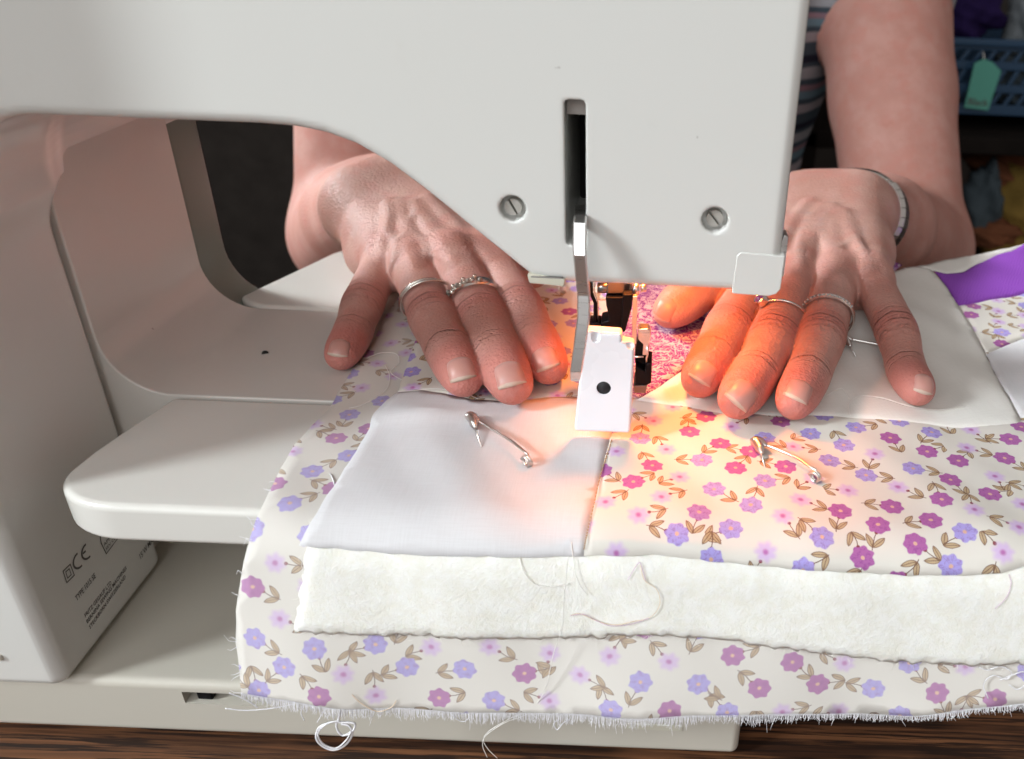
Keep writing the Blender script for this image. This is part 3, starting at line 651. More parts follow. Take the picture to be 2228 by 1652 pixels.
# stitches along the sewn seam
sp = spline(onq([(1331, 958), (1307, 1034), (1291, 1104), (1277, 1164), (1270, 1200)], .40), 26); parts = []
for i in range(0, len(sp)-3, 3): parts.append(tube_vf(sp[i:i+3]+[0, -.01, .015], .020, 5))
tag(mesh('stitching', *joinvf(parts), M['stitch'], qt), kind='stuff')
# frayed hem
hp = spline(np.array([inv(a, c, .02) for a, c in HEM]), 60); parts = []
L = np.concatenate([[0], np.cumsum(np.linalg.norm(np.diff(hp, axis=0), axis=1))])
for s in np.arange(0, L[-1], .022):
    x, b = np.interp(s, L, hp[:, 0]), np.interp(s, L, hp[:, 1]); ln = .8*(.07+.14*abs(math.sin(x*1.7)+.4*math.sin(x*4.1))+random.uniform(0, .16))*(1.9 if random.random() < .04 else 1)*(1 if x < 6 else .6); dx = random.gauss(0, .06); o = random.uniform(-.01, .07)
    P = [S(x, b+.06, .03), S(x+dx*.3, b-ln*.5, .03+o*.5), S(x+dx, b-ln, .03+o)]; parts.append(tube_vf(P, [.010, .009, .005], 3, caps=False))
hp2 = spline(np.array([inv(a, c, .02) for a, c in LEFT[10:]]), 30)
for _ in range(16):
    i = random.randrange(len(hp2)-1); x, b = hp2[i]; ln = random.uniform(.05, .3)
    parts.append(tube_vf([S(x+.04, b, .04), S(x-ln*.6, b+random.gauss(0, .06), .05), S(x-ln, b+random.gauss(0, .15), .06)], [.012, .010, .005], 4, caps=False))
tag(mesh('frayed_threads', *joinvf(parts), M['thread_white'], qt), kind='stuff')
# wadding fuzz
parts = []
for _ in range(700):
    i = random.randrange(len(wout)) if random.random() < 2 else None
    if i is not None:
        x, b = wout[i]+rng.normal(0, .05, 2); o = random.uniform(.0, .2)
        if b > 0 and x > -8: continue
    else: x, b = random.uniform(-8.3, 14), random.uniform(-4.6, .3); o = .285
    a = random.uniform(0, 6.28); l = random.uniform(.08, .26)
    P = [S(x+l*math.cos(a)*t+random.gauss(0, .02), b+l*math.sin(a)*t+random.gauss(0, .02), o+.05*math.sin(t*3.1)+.02) for t in (0, .5, 1)]
    parts.append(tube_vf(P, [.006, .006, .003], 3, caps=False))
tag(mesh('wadding_fuzz', *joinvf(parts), M['wadding'], qt), kind='stuff')
# loose threads lying on and hanging from the quilt
def lthread(px, off, m, r=.011, hang_y=None):
    P = np.array([ony(a, c, hang_y) if hang_y is not None else S(*inv(a, c, off), off) for a, c in px]); tube('loose_thread', spline(P, 8), r, m, qt, n=5)
lthread([(1128, 1208), (1140, 1245), (1165, 1272), (1205, 1276), (1240, 1270)], .34, M['thread'])
lthread([(1243, 1180), (1247, 1215), (1252, 1250), (1262, 1275), (1278, 1295)], .40, M['thread'])
lthread([(1236, 1210), (1228, 1290), (1222, 1370), (1205, 1420), (1195, 1465), (1186, 1500), (1160, 1540), (1112, 1563), (1065, 1590), (1052, 1610), (1062, 1630), (1082, 1650)], .40, M['thread'], hang_y=-7.75)
lthread([(1186, 1505), (1150, 1552), (1100, 1572), (1058, 1600), (1050, 1622), (1060, 1648)], .40, M['thread'], hang_y=-7.75)
lthread([(1393, 1230), (1402, 1262), (1428, 1282), (1436, 1310), (1425, 1335), (1404, 1348), (1380, 1352), (1340, 1360), (1300, 1352), (1262, 1336), (1240, 1340)], .35, M['thread_gold'], .009)
lthread([(1240, 1340), (1270, 1337), (1300, 1352), (1330, 1362), (1375, 1358), (1412, 1345)], .36, M['thread_pink'], .008)
lthread([(1366, 1262), (1380, 1238), (1392, 1224), (1398, 1240), (1405, 1264)], .35, M['thread_pink'], .008)
lthread([(2195, 1250), (2200, 1270), (2190, 1300), (2165, 1325)], .34, M['thread_pink'], .008)
lthread([(2130, 1452), (2150, 1458), (2175, 1450), (2200, 1462), (2190, 1478), (2160, 1470), (2140, 1490), (2150, 1520)], .14, M['thread_white'], .016)
lthread([(2175, 1480), (2200, 1470), (2228, 1462), (2240, 1480), (2215, 1500), (2195, 1490)], .14, M['thread_white'], .016)
lthread([(800, 778), (830, 768), (862, 770), (868, 790), (850, 810), (880, 830), (905, 846)], .08, M['thread'], .013)
lthread([(838, 795), (848, 820), (838, 850), (790, 880), (760, 888)], .08, M['thread'], .013)
lthread([(866, 852), (900, 850), (950, 846), (1010, 856), (1040, 868)], .43, M['thread'], .013)
lthread([(718, 1030), (724, 1042), (728, 1056)], .06, M['thread_white'], .02)
lthread([(1850, 905), (1848, 880), (1870, 862), (1920, 866), (1980, 884), (2040, 892), (2100, 884)], .48, M['thread'], .012)
lthread([(1800, 860), (1830, 845), (1848, 868)], .48, M['thread'], .010); lthread([(1780, 800), (1782, 832), (1776, 850)], .48, M['thread'], .010)
lthread([(498, 1508), (525, 1518), (550, 1532), (560, 1540)], 0, M['thread_white'], .022, -7.6); lthread([(490, 1542), (540, 1546), (600, 1540), (640, 1532)], 0, M['thread_white'], .018, -7.6)
lthread([(660, 1535), (655, 1550), (662, 1568)], 0, M['thread_white'], .016, -7.75); lthread([(706, 1545), (698, 1558), (690, 1572)], 0, M['thread_white'], .016, -7.75)
lthread([(742, 1540), (738, 1560), (732, 1580), (745, 1600), (768, 1590), (772, 1575), (755, 1572), (720, 1572), (694, 1584), (688, 1605), (700, 1622), (725, 1632), (750, 1622), (766, 1600), (760, 1580), (742, 1575)], 0, M['thread_white'], .034, -7.85)
lthread([(738, 1568), (710, 1576), (692, 1596), (702, 1618), (730, 1628), (752, 1612), (764, 1592)], 0, M['thread_white'], .026, -7.9)
lthread([(985, 1556), (995, 1566), (1010, 1570), (1022, 1560)], 0, M['thread_white'], .016, -7.75); lthread([(1215, 1565), (1205, 1575), (1212, 1588), (1225, 1574), (1238, 1566)], 0, M['thread_white'], .020, -7.75)
lthread([(766, 1512), (785, 1530), (820, 1548), (850, 1540), (862, 1525)], .06, M['thread_gold'], .012)
# ------------------------------------------------------------------ safety pins
def pin(label, coil, kink, head, tip, off, lift, group='safety pins holding the quilt layers'):
    """coil, kink, head, tip are points on the quilt in photograph pixels; the pin stands lift above the cloth."""
    g = thing('safety_pin', label, 'safety pin', group=group)
    c, k, h_, t_ = [S(*inv(a, b_, off), off)+np.array([0, 0, l]) for (a, b_), l in zip((coil, kink, head, tip), lift)]
    ax_ = (h_-c); ax_ /= np.linalg.norm(ax_); up = np.array([0, 0, 1.]); sd = np.cross(ax_, up); sd /= np.linalg.norm(sd)
    up2 = np.cross(sd, ax_)
    if np.dot(t_-h_, sd) < 0: sd = -sd
    cr = .155; cc = c+up2*.0
    ring = [cc+cr*(up2*math.cos(t)+ax_*math.sin(t))+sd*.012*t for t in np.linspace(.3, .3+4*math.pi+1.2, 46)]
    arm = spline([ring[0], c+ax_*.3+up2*cr, k, h_-ax_*.15], 10)
    tube('wire_arm', arm, .043, M['wire'], g, n=8); tube('coil', ring, .043, M['wire'], g, n=8)
    tube('point_arm', [t_, t_+(h_-t_)*.5+up2*.06, h_+(t_-h_)*.18], [.016, .034, .038], M['wire'], g, n=8)
    # cap: a folded metal shell round the head
    b_ = t_-h_; b_ -= up2*(b_ @ up2)*.6; bl = np.linalg.norm(b_); b_ /= bl
    P = spline([h_-ax_*.42+up2*.02, h_-ax_*.10+up2*.05, h_+ax_*.08+b_*.06, h_+b_*.22, h_+b_*.44-ax_*.02, h_+b_*.60-ax_*.04], 6)
    tube('cap', P, np.interp(np.linspace(0, 1, len(P)), [0, .15, .4, .75, 1], [.06, .12, .16, .155, .06]), M['wire'], g, n=14, flat=.75, nrm=up2)
    q_ = np.mean([h_-ax_*.22, h_+b_*.3], axis=0); V, F = tube_vf([q_+ax_*.14-up2*.03, q_, q_-ax_*.10-up2*.03], [.06, .15, .05], 12, flat=.3, nrm=up2); mesh('cap_plate', V, F, M['wire'], g)
    return g
pin('open-loop safety pin on the plain white patch left of the sewing foot', (1152, 1008), (1108, 972), (1024, 916), (1047, 972), .42, (.12, .26, .20, .0))
pin('safety pin on the lamp lit floral patch below the left hand', (1776, 1042), (1724, 1006), (1644, 970), (1664, 1016), .42, (.12, .22, .20, .0))
pin('safety pin half hidden between the spread fingers of the left hand', (1965, 775), (1900, 758), (1830, 742), (1862, 776), .48, (.12, .20, .16, .02))
pin('far safety pin behind the presser lifter beside the index finger', (1222, 636), (1212, 610), (1200, 580), (1225, 585), .40, (.12, .2, .2, .0))
# ------------------------------------------------------------------ the person at the machine
def solve(prev, px, py, L, far=True):
    """The point on the pixel's sight line at bone length L from prev."""
    d = ray(px, py); d = d/np.linalg.norm(d); oc = CAM-prev; b = d @ oc; c = oc @ oc-L*L; D = b*b-c
    t = -b+(math.sqrt(D) if far else -math.sqrt(D)) if D > 0 else -b
    return CAM+d*t
class Hand: pass
def build_hand(fpx, lens, radii, thumb, wrist_px, ztips):
    H = Hand(); H.f = []
    for i, (pts, L, r, zt) in enumerate(zip(fpx, lens, radii, ztips)):
        J = [onz(*pts[0], zt)]
        for q in (1, 2, 3): J.append(solve(J[-1], *pts[q], L[q-1]))
        H.f.append((J, r))
    return H
# finger order: pinky, ring, middle, index; joints tip centre, DIP, PIP, MCP
def low(F): return [[(p[0], p[1]+d) for p, d in zip(f, (0, 12, 22, 16))] for f in F]
R = build_hand(low([[(742, 772), (768, 712), (790, 640), (838, 545)], [(1008, 822), (977, 752), (943, 668), (900, 565)], [(1114, 836), (1082, 760), (1050, 672), (984, 545)], [(1194, 796), (1166, 730), (1131, 652), (1060, 540)]]),
               [(1.66, 2.12, 3.7), (1.86, 2.78, 4.35), (1.92, 2.98, 4.7), (1.86, 2.66, 4.4)], [.80, .92, .97, .92], None, None, (.12, .72, .80, .74))
Lh = build_hand(low([[(1998, 848), (1972, 792), (1950, 700), (1893, 590)], [(1729, 872), (1757, 806), (1788, 712), (1822, 592)], [(1606, 868), (1640, 806), (1683, 716), (1730, 592)], [(1524, 824), (1552, 764), (1584, 694), (1640, 590)]]),
                [(1.66, 2.12, 3.7), (1.86, 2.78, 4.35), (1.92, 2.98, 4.7), (1.86, 2.66, 4.4)], [.78, .88, .94, .92], None, None, (.72, .78, .84, .80))
for nm, H in (('R', R), ('L', Lh)):
    for J, r in H.f: print(nm, [np.round(p, 1).tolist() for p in J])
R.w = solve(R.f[2][0][3], 842, 420, 8.3); Lh.w = solve(Lh.f[2][0][3], 1800, 450, 8.0)
R.e = solve(R.w, 772, 508, 23.5); Lh.e = solve(Lh.w, 1972, 545, 23.0)
R.s = np.array([R.e[0]+3.0, R.e[1]+10, R.e[2]+27]); Lh.s = solve(Lh.e, 1905, -160, 27.0)
R.s[0] = -2.5-(Lh.s[0]+2.5)*1.0+4
print('wrists', R.w, Lh.w, 'elbows', R.e, Lh.e, 'shoulders', R.s, Lh.s)
# thumb of the left hand, from its tip beside the index back to the wrist side
Lh.t = [onz(1456, 678, .80)]; Lh.t.append(solve(Lh.t[0], 1515, 636, 1.9)); Lh.t.append(solve(Lh.t[1], 1600, 570, 3.0)); Lh.t.append(Lh.w+(Lh.f[3][0][3]-Lh.w)*.25+np.array([-1.0, 0, -1.2]))
R.t = [np.array([-2.0, 7.2, .8])]; R.t = [R.f[3][0][3]+np.array([1.6, .6, -1.6]), R.f[3][0][3]+np.array([1.2, 2.4, -1.2]), R.f[3][0][3]*.55+R.w*.45+np.array([1.4, .4, -1.0]), R.w*.75+R.f[3][0][3]*.25+np.array([.5, 0, -.8])]
def fingerpath(J, r0):
    """Spline from fingertip to knuckle with a radius that swells at the joints."""
    tip, dip, pip, mcp = J
    P = spline([tip, dip, pip, mcp], 10); n = len(P); t = np.linspace(0, 3, n)
    k = np.interp(t, [0, .35, .7, 1, 1.5, 1.8, 2.0, 2.25, 2.6, 3], [.72, .82, .85, .885, .875, .97, 1.02, .975, .985, 1.08])
    return P, k*r0*.95
for H in (R, Lh):
    H.paths = [fingerpath(J, r) for J, r in H.f]
    tp = spline(H.t, 8); H.tpath = (tp, np.interp(np.linspace(0, 3, len(tp)), [0, .4, 1, 1.5, 2, 3], [.62, .76, .82, .85, 1.1, 1.5]))
    m = [J[3] for J, _ in H.f]; H.m = m; w = H.w
    fw = (m[2]-w)/np.linalg.norm(m[2]-w); ac = m[3]-m[0]; ac -= fw*(ac @ fw); ac /= np.linalg.norm(ac); up = np.cross(fw, ac)
    if up[2] < 0 and up[1] > -.2: up = -up
    if up @ (CAM-m[2]) < 0: up = -up
    H.fw, H.ac, H.up = fw, ac, up
def palm(P, H):
    d = None; w = H.w; ac, up = H.ac, H.up
    offs = (-1.9, -.65, .6, 1.75); rr = (1.02, 1.10, 1.14, 1.12)
    for mp, o, r in zip(H.m, offs, rr):
        a = mp-up*.32; b = w+ac*o*.78-up*.35
        mid = (a+b)/2+up*.18-up*.05
        e = smin(cap(P, a, mid, r*.93, r*1.08), cap(P, mid, b, r*1.08, 1.55), .3); d = e if d is None else smin(d, e, .75)
    d = smin(d, ell(P, (H.m[1]+w)/2-up*.9, (2.6, 2.6, 1.3), np.stack([ac, H.fw, up], 1)), .8)
    return d
def knuck(P, H, d):
    for i, mp in enumerate(H.m):                                   # knuckle heads and the tendons running back to the wrist
        d = smin(d, cap(P, mp+H.up*.36, mp+H.up*.30-H.fw*.4, .60, .55), .55)
    return d
def arm(P, H):
    w, e, s = H.w, H.e, H.s; ax_ = (e-w)/np.linalg.norm(e-w); ac = H.ac
    d = None
    for o in (-1.15, 1.15):
        a = w+ac*o-H.up*.25; b = w+(e-w)*.35+ac*o*.9
        k = smin(cap(P, a, b, 1.75, 2.7), cap(P, b, e+ac*o*.5, 2.7, 4.0), .8); d = k if d is None else smin(d, k, 1.2)
    return d
def armup(P, H): return smin(cap(P, H.e, H.e+(H.s-H.e)*.45, 4.05, 4.5), cap(P, H.e+(H.s-H.e)*.45, H.s, 4.5, 5.6), 1.0)
def handsdf(P, H, veins=True):
    p = knuck(P, H, palm(P, H)); d = p
    for (pts, rs) in H.paths:
        f = chain(P, pts, rs, .10)
        # pad under the tip and flattened back of the last joint
        d = np.minimum(d, smin(p, f, .42))
    d = np.minimum(d, smin(p, chain(P, *H.tpath, .2), .8))
    d = smin(d, arm(P, H), 1.3)
    if veins and getattr(H, 'veins', None):
        for pts, r, k in H.veins:
            lo, hi = pts.min(0)-.6, pts.max(0)+.6
            m = ((P > lo) & (P < hi)).all(-1)
            if m.any(): d[m] = smin(d[m], chain(P[m], pts, np.full(len(pts), r), .05), k)
    return d
def march(px, py, H):
    d = ray(px, py); d /= np.linalg.norm(d); t = 18.0
    for _ in range(60):
        s = float(handsdf((CAM+d*t)[None], H, False)[0]); t += s*.8
        if s < .004: break
        if t > 75: return None
    return CAM+d*t
def veins(H, lists):
    out = []
    for px, r, dep, k in lists:
        pts = [march(a, b, H) for a, b in px]; pts = [p for p in pts if p is not None]
        if len(pts) < 2: continue
        P = spline(pts, 5); up = H.up; out.append((P-up*(r-dep), r, k))
    H.veins = out
veins(R, [([(840, 440), (852, 470), (846, 500), (862, 525), (860, 555), (852, 585)], .16, .085, .2), ([(905, 465), (893, 490), (905, 512), (925, 528), (930, 560)], .15, .08, .2), ([(862, 528), (885, 514), (905, 512)], .13, .06, .18),
          ([(1060, 560), (990, 490), (930, 430)], .26, .07, .35), ([(985, 565), (940, 500), (900, 440)], .26, .06, .35), ([(900, 580), (885, 510), (870, 440)], .26, .06, .35), ([(830, 560), (842, 500), (848, 440)], .24, .06, .35)])
veins(Lh, [([(1795, 470), (1788, 500), (1800, 530), (1815, 545), (1845, 532), (1862, 522)], .15, .085, .18), ([(1760, 470), (1745, 510), (1738, 550), (1742, 585)], .14, .07, .18), ([(1862, 522), (1880, 550), (1892, 585)], .15, .07, .2),
           ([(1730, 600), (1760, 520), (1785, 450)], .28, .09, .4), ([(1822, 600), (1815, 530), (1810, 450)], .28, .08, .4), ([(1893, 595), (1860, 530), (1835, 460)], .26, .07, .35), ([(1645, 600), (1700, 520), (1760, 440)], .28, .08, .4)])
def torso(P):
    c = (R.s+Lh.s)/2; hw = (Lh.s[0]-R.s[0])/2
    y0 = c[1]+2.0
    d = ell(P, (c[0], y0+2, c[2]-8), (hw*.92, 10.5, 17)); d = smin(d, ell(P, (c[0], y0+3, c[2]-34), (hw*.86, 11, 26)), 6)
    return smin(d, cap(P, R.s+[2, 3, 0], Lh.s+[-2, 3, 0], 5.6, 5.6), 3)
YC = 15.4
def handmesh(H, h=.085):
    pts = np.vstack([p for p, _ in H.paths]+[H.tpath[0], [H.w]]); lo, hi = pts.min(0)-2.6, pts.max(0)+2.6; hi[1] = YC
    fe = H.w+(H.e-H.w)*np.clip((YC-H.w[1])/(H.e[1]-H.w[1]), 0, 1); lo = np.minimum(lo, fe-4.2); hi = np.maximum(hi, fe+4.2); hi[1] = YC
    nn = [int(math.ceil((hi[q]-lo[q])/h)) for q in range(3)]; lo[1] = YC-nn[1]*h
    ax_ = [lo[q]+np.arange(nn[q]+1)*h for q in range(3)]
    vol = np.full([n+1 for n in nn], 3.0, np.float32)
    # coarse pass finds the blocks near the skin, fine pass fills them
    B = 12
    for i in range(0, nn[0]+1, B):
        for j in range(0, nn[1]+1, B):
            ks = np.arange(0, nn[2]+1, B); cen = np.stack([np.full(len(ks), lo[0]+(i+B/2)*h), np.full(len(ks), lo[1]+(j+B/2)*h), lo[2]+(ks+B/2)*h], 1)
            dc = handsdf(cen, H, False)
            for k, dv in zip(ks, dc):
                sl = (slice(i, min(i+B, nn[0]+1)), slice(j, min(j+B, nn[1]+1)), slice(k, min(k+B, nn[2]+1)))
                if abs(dv) > B*h*.95+.25: vol[sl] = dv
                else:
                    P = np.stack(np.meshgrid(ax_[0][sl[0]], ax_[1][sl[1]], ax_[2][sl[2]], indexing='ij'), -1)
                    vol[sl] = handsdf(P.reshape(-1, 3), H).reshape(P.shape[:3])
    return nets(vol, lo, h)
VR, FR, _ = handmesh(R); VL, FL, _ = handmesh(Lh)
hb = .36
lo = np.array([min(R.e[0], R.s[0])-7, YC, min(R.e[2], Lh.e[2])-5.5]); hi = np.array([max(Lh.e[0], Lh.s[0])+7, max(R.s[1], Lh.s[1])+18, max(R.s[2], Lh.s[2])+7.5])
axb = grid(lo, hi, hb); P = np.stack(np.meshgrid(*axb, indexing='ij'), -1); shp = P.shape[:3]; P = P.reshape(-1, 3)
def bodysdf(P):
    d = None
    for H in (R, Lh):
        a = arm(P, H); near = (np.abs(P-H.w) < 13).all(-1)
        if near.any(): a[near] = handsdf(P[near], H, False)
        a = smin(a, armup(P, H), 1.2); d = a if d is None else np.minimum(d, a)
    t = torso(P); return smin(d, t, 1.5)
vb = bodysdf(P).reshape(shp).astype(np.float32); vb[:, :, 0] = np.maximum(vb[:, :, 0], .01)
VB, FB, _ = nets(vb, np.array([axb[0][0], axb[1][0], axb[2][0]]), hb)
def border(F):
    e = np.vstack([F[:, [0, 1]], F[:, [1, 2]], F[:, [2, 3]], F[:, [3, 0]]]); e = np.sort(e, 1); u, c = np.unique(e, axis=0, return_counts=True); return np.unique(u[c == 1])
def zipper(V, a, b, c):
    def order(ix):
        q = V[ix]; t = np.arctan2(q[:, 2]-c[2], q[:, 0]-c[0]); o = np.argsort(t); return ix[o], t[o]
    ia, ta = order(a); ib, tb = order(b); F = []; i = j = 0; na, nb_ = len(ia), len(ib)
    ta2 = np.append(ta, ta[0]+2*math.pi); tb2 = np.append(tb, tb[0]+2*math.pi)
    while i < na or j < nb_:
        if j >= nb_ or (i < na and ta2[i+1] <= tb2[j+1]): F.append([ia[i % na], ia[(i+1) % na], ib[j % nb_]]); i += 1
        else: F.append([ia[i % na], ib[(j+1) % nb_], ib[j % nb_]]); j += 1
    return F
oR, oB = len(VL), len(VL)+len(VR)
Vp = np.vstack([VL, VR, VB]); Fq = np.vstack([FL, FR+oR, FB+oB]); tri = []
bL, bR, bB = border(FL), border(FR)+oR, border(FB)+oB
bB = bB[Vp[bB][:, 1] < YC+1.0]
for bh, H in ((bL, Lh), (bR, R)):
    bh = bh[Vp[bh][:, 1] > YC-.6]; c = Vp[bh].mean(0); bb = bB[np.abs(Vp[bB][:, 0]-c[0]) < 7]; tri += zipper(Vp, bh, bb, c)
person = thing('person', 'person in a striped top guiding the quilt with both hands, face out of view', 'person')
FF = Fq.tolist()+tri
body = mesh('body', Vp, FF, M['skin'], person); fixn(body)
# skin attributes: joint creases, redness, veins
n = len(Vp); red = np.zeros(n); wr = np.zeros(n); fu = np.zeros(n); fa = np.zeros(n); vn = np.zeros(n); fg = np.zeros(n)
for (o0, VV, H) in ((0, VL, Lh), (oR, VR, R)):
    best = np.full(len(VV), 9.0); ix = np.arange(len(VV))
    for (J, r), (pts, rs) in zip(H.f, H.paths):
        seg = np.linalg.norm(np.diff(pts, axis=0), axis=1); s = np.concatenate([[0], np.cumsum(seg)])
        D = np.full(len(VV), 9.0); A_ = np.zeros(len(VV)); C2 = np.zeros((len(VV), 3))
        for i in range(len(pts)-1):
            ab = pts[i+1]-pts[i]; t = np.clip(((VV-pts[i]) @ ab)/(ab @ ab), 0, 1); c = pts[i]+t[:, None]*ab; dd = np.linalg.norm(VV-c, axis=1)-rs[i]
            m = dd < D; D[m] = dd[m]; A_[m] = s[i]+t[m]*seg[i]; C2[m] = (VV-c)[m]
        m = D < np.minimum(best, .35)
        best = np.minimum(best, D); sd, sp_ = s[10], s[20]
        ang = np.arctan2(C2 @ H.ac, C2 @ H.up); dors = np.clip((C2 @ H.up)/r+.35, 0, 1)
        wv = np.maximum(np.exp(-((A_-sp_)/.50)**2), .75*np.exp(-((A_-sd)/.26)**2))*np.clip(dors*1.6, 0, 1)
        g = o0+ix[m]; wr[g] = wv[m]; fg[g] = dors[m]; fu[g] = (A_-sp_)[m]; fa[g] = ang[m]
        red[g] = np.clip(np.exp(-(A_/1.3)**2)*1.0+.55*np.exp(-((A_-sp_)/.5)**2)*dors+.22, 0, 1)[m]
    for mp in H.m: red[o0+ix] = np.maximum(red[o0+ix], .45*np.exp(-(np.linalg.norm(VV-mp-H.up*.5, axis=1)/1.0)**2))
    for pts, r_, k in H.veins:
        if r_ < .2:
            D = np.min(np.linalg.norm(VV[:, None, :]-pts[None, ::2], axis=2), 1) if len(VV)*len(pts) < 9e6 else np.full(len(VV), 9)
            vn[o0+ix] = np.maximum(vn[o0+ix], np.exp(-(D/.26)**4))
    far = best > .35; g = o0+ix[far]; fu[g] = VV[far] @ H.fw*1.0; fa[g] = VV[far] @ H.ac; wr[g] = .0; fg[g] = .05+.40*np.clip(1-((VV[far]-H.w) @ ((H.e-H.w)/np.linalg.norm(H.e-H.w))+1.5)/3, 0, 1)
wr[oB:] = 0; fg[oB:] = .05; fu[oB:] = Vp[oB:, 1]; fa[oB:] = Vp[oB:, 0]; red[oB:] = .28
for nm, a_ in (('red', red), ('wrinkle', wr), ('along', fu), ('across', fa), ('vein', vn), ('finger', fg)):
    at = body.data.attributes.new(nm, 'FLOAT', 'POINT'); at.data.foreach_set('value', a_.astype(np.float32))
# fingernails, laid on the skin
def nail(H, J, r, px, tilt=0., w_=.50, ln=1.05, axis=None):
    tip, dip = np.array(J[0]), np.array(J[1]); f = (tip-dip); f /= np.linalg.norm(f)
    c0 = march(*px, H); c0 = c0 if c0 is not None else tip+H.up*r
    e = .05; g = np.array([float(handsdf((c0+np.eye(3)[q]*e)[None], H, False)[0]-handsdf((c0-np.eye(3)[q]*e)[None], H, False)[0]) for q in range(3)]); nrm = g/np.linalg.norm(g)
    f = f-nrm*(f @ nrm); f /= np.linalg.norm(f); sd = np.cross(f, nrm)
    if tilt: f, sd = f*math.cos(tilt)+sd*math.sin(tilt), sd*math.cos(tilt)-f*math.sin(tilt)
    nu, nv = 15, 15; V = []; UU = []; VV_ = []
    for i in range(nu):
        u_ = i/(nu-1)
        for j in range(nv):
            v_ = j/(nv-1)*2-1
            wdt = w_*(.80+.20*min(1, u_*3.0)**.5)*(1-.05*max(0, u_-.85)/.15)
            al = (u_-.5)*ln; al += -.10*(v_*v_)*(1 if u_ > .5 else -1)*abs(u_-.5)*2*1.0
            V.append(c0+f*al+sd*v_*wdt+nrm*.25); UU.append(u_); VV_.append(v_)
    V = np.array(V); UU = np.array(UU); VV_ = np.array(VV_); rest = V.copy()
    for _ in range(10): V = V-nrm*np.clip(handsdf(V, H, False), -.15, .4)[:, None]*.8
    hgt = np.array([(p-c0) @ nrm for p in V]); lim = -.42*VV_**2-.02-.20*np.clip((UU-.55)/.45, 0, 1)**1.5
    hgt = np.where(UU > .55, np.maximum(hgt, lim), np.maximum(hgt, lim-.1)); V = rest+nrm*(hgt-.25)[:, None]
    edge = np.maximum(np.abs(VV_), 1-UU*1.5); V = V+nrm*(.045-.062*np.clip((edge-.75)/.25, 0, 1)*(UU < .82))[:, None]
    F = [[i*nv+j, i*nv+j+1, (i+1)*nv+j+1, (i+1)*nv+j] for i in range(nu-1) for j in range(nv-1)]
    o = mesh('fingernail', V, F, M['nail'], person); fixn(o)
    if Vector(nrm) @ o.data.polygons[len(F)//2].normal < 0: o.data.flip_normals()
    for nm, a_ in (('nail_u', UU), ('nail_v', VV_)): o.data.attributes.new(nm, 'FLOAT', 'POINT').data.foreach_set('value', a_.astype(np.float32))
    md = o.modifiers.new('thickness', 'SOLIDIFY'); md.thickness = .035*U; md.offset = -1
nail(R, *R.f[0], (737, 754), w_=.36, ln=.74); nail(R, *R.f[1], (1001, 798), w_=.44, ln=.90, tilt=.12); nail(R, *R.f[2], (1107, 809), w_=.47, ln=.96, tilt=.1); nail(R, *R.f[3], (1184, 776), w_=.43, ln=.88, tilt=.1)
nail(Lh, *Lh.f[0], (2014, 832), w_=.34, ln=.78); nail(Lh, *Lh.f[1], (1741, 845), w_=.42, ln=.86); nail(Lh, *Lh.f[2], (1621, 854), w_=.46, ln=.94); nail(Lh, *Lh.f[3], (1534, 806), w_=.43, ln=.86)
nail(Lh, [Lh.t[0], Lh.t[1]], .75, (1443, 672), w_=.42, ln=.95)
# striped top over the torso
ht = .8; lo = np.array([R.s[0]-9, min(R.s[1], Lh.s[1])-14, -40.0]); hi = np.array([Lh.s[0]+9, max(R.s[1], Lh.s[1])+22, max(R.s[2], Lh.s[2])+9])
axt = grid(lo, hi, ht); P = np.stack(np.meshgrid(*axt, indexing='ij'), -1)
def topsdf(P):
    d = torso(P)-.45
    d = d+.18*np.sin(P[..., 2]*.55+P[..., 0]*.35)*np.exp(-((P[..., 0]-Lh.s[0]+4)/6)**2)
    for H in (R, Lh):
        s2 = H.s+(H.e-H.s)*.22; d = smin(d, cap(P, H.s, s2, 6.1, 5.6), 1.5)
    return d
vt = topsdf(P); VT, FT, NT = nets(vt.astype(np.float32), lo, ht); mesh('striped_top', VT, FT, M['jersey'], person, normals=NT)
# ------------------------------------------------------------------ rings and watch
def around(H, J, t, r, wob=0., tilt=0., sink=.0):
    """Circle of skin points round the proximal bone of a finger, at fraction t from PIP to MCP."""
    a, b = np.array(J[2]), np.array(J[3]); c = a+(b-a)*t; ax_ = (a-b)/np.linalg.norm(a-b); u0 = H.up-ax_*(H.up @ ax_); u0 /= np.linalg.norm(u0); v0 = np.cross(ax_, u0)
    ax2 = ax_*math.cos(tilt)+u0*math.sin(tilt); u1 = u0*math.cos(tilt)-ax_*math.sin(tilt)
    return c, ax2, u1, v0
def band(name, c, u, v, r, wr_, m, parent, n=48, flat=1.0, ax_=None):
    P = [c+u*r*math.cos(t)+v*r*math.sin(t) for t in np.linspace(0, 2*math.pi, n, endpoint=False)]; return tube(name, P, wr_, m, parent, closed=True, n=8, flat=flat, nrm=None)
def flatband(name, c, ax_, u, v, r, half, th, m, parent, n=56, var=None):
    V = []; F = []
    for i in range(n):
        t = 2*math.pi*i/n; d = u*math.cos(t)+v*math.sin(t); hf = half*(var(t) if var else 1)
        for a_, b_ in ((-hf, 0), (-hf*.7, th), (hf*.7, th), (hf, 0)): V.append(c+d*(r+b_)+ax_*a_)
    for i in range(n):
        j = (i+1) % n
        for k in range(4): F.append([i*4+k, i*4+(k+1) % 4, j*4+(k+1) % 4, j*4+k])
    return fixn(mesh(name, V, F, m, parent), 50)
c, a_, u, v = around(R, R.f[1][0], .30, .9, tilt=-.18)
g = thing('ring', 'thin plain silver ring on the ring finger of the hand left of the needle', 'ring', group='silver finger rings')
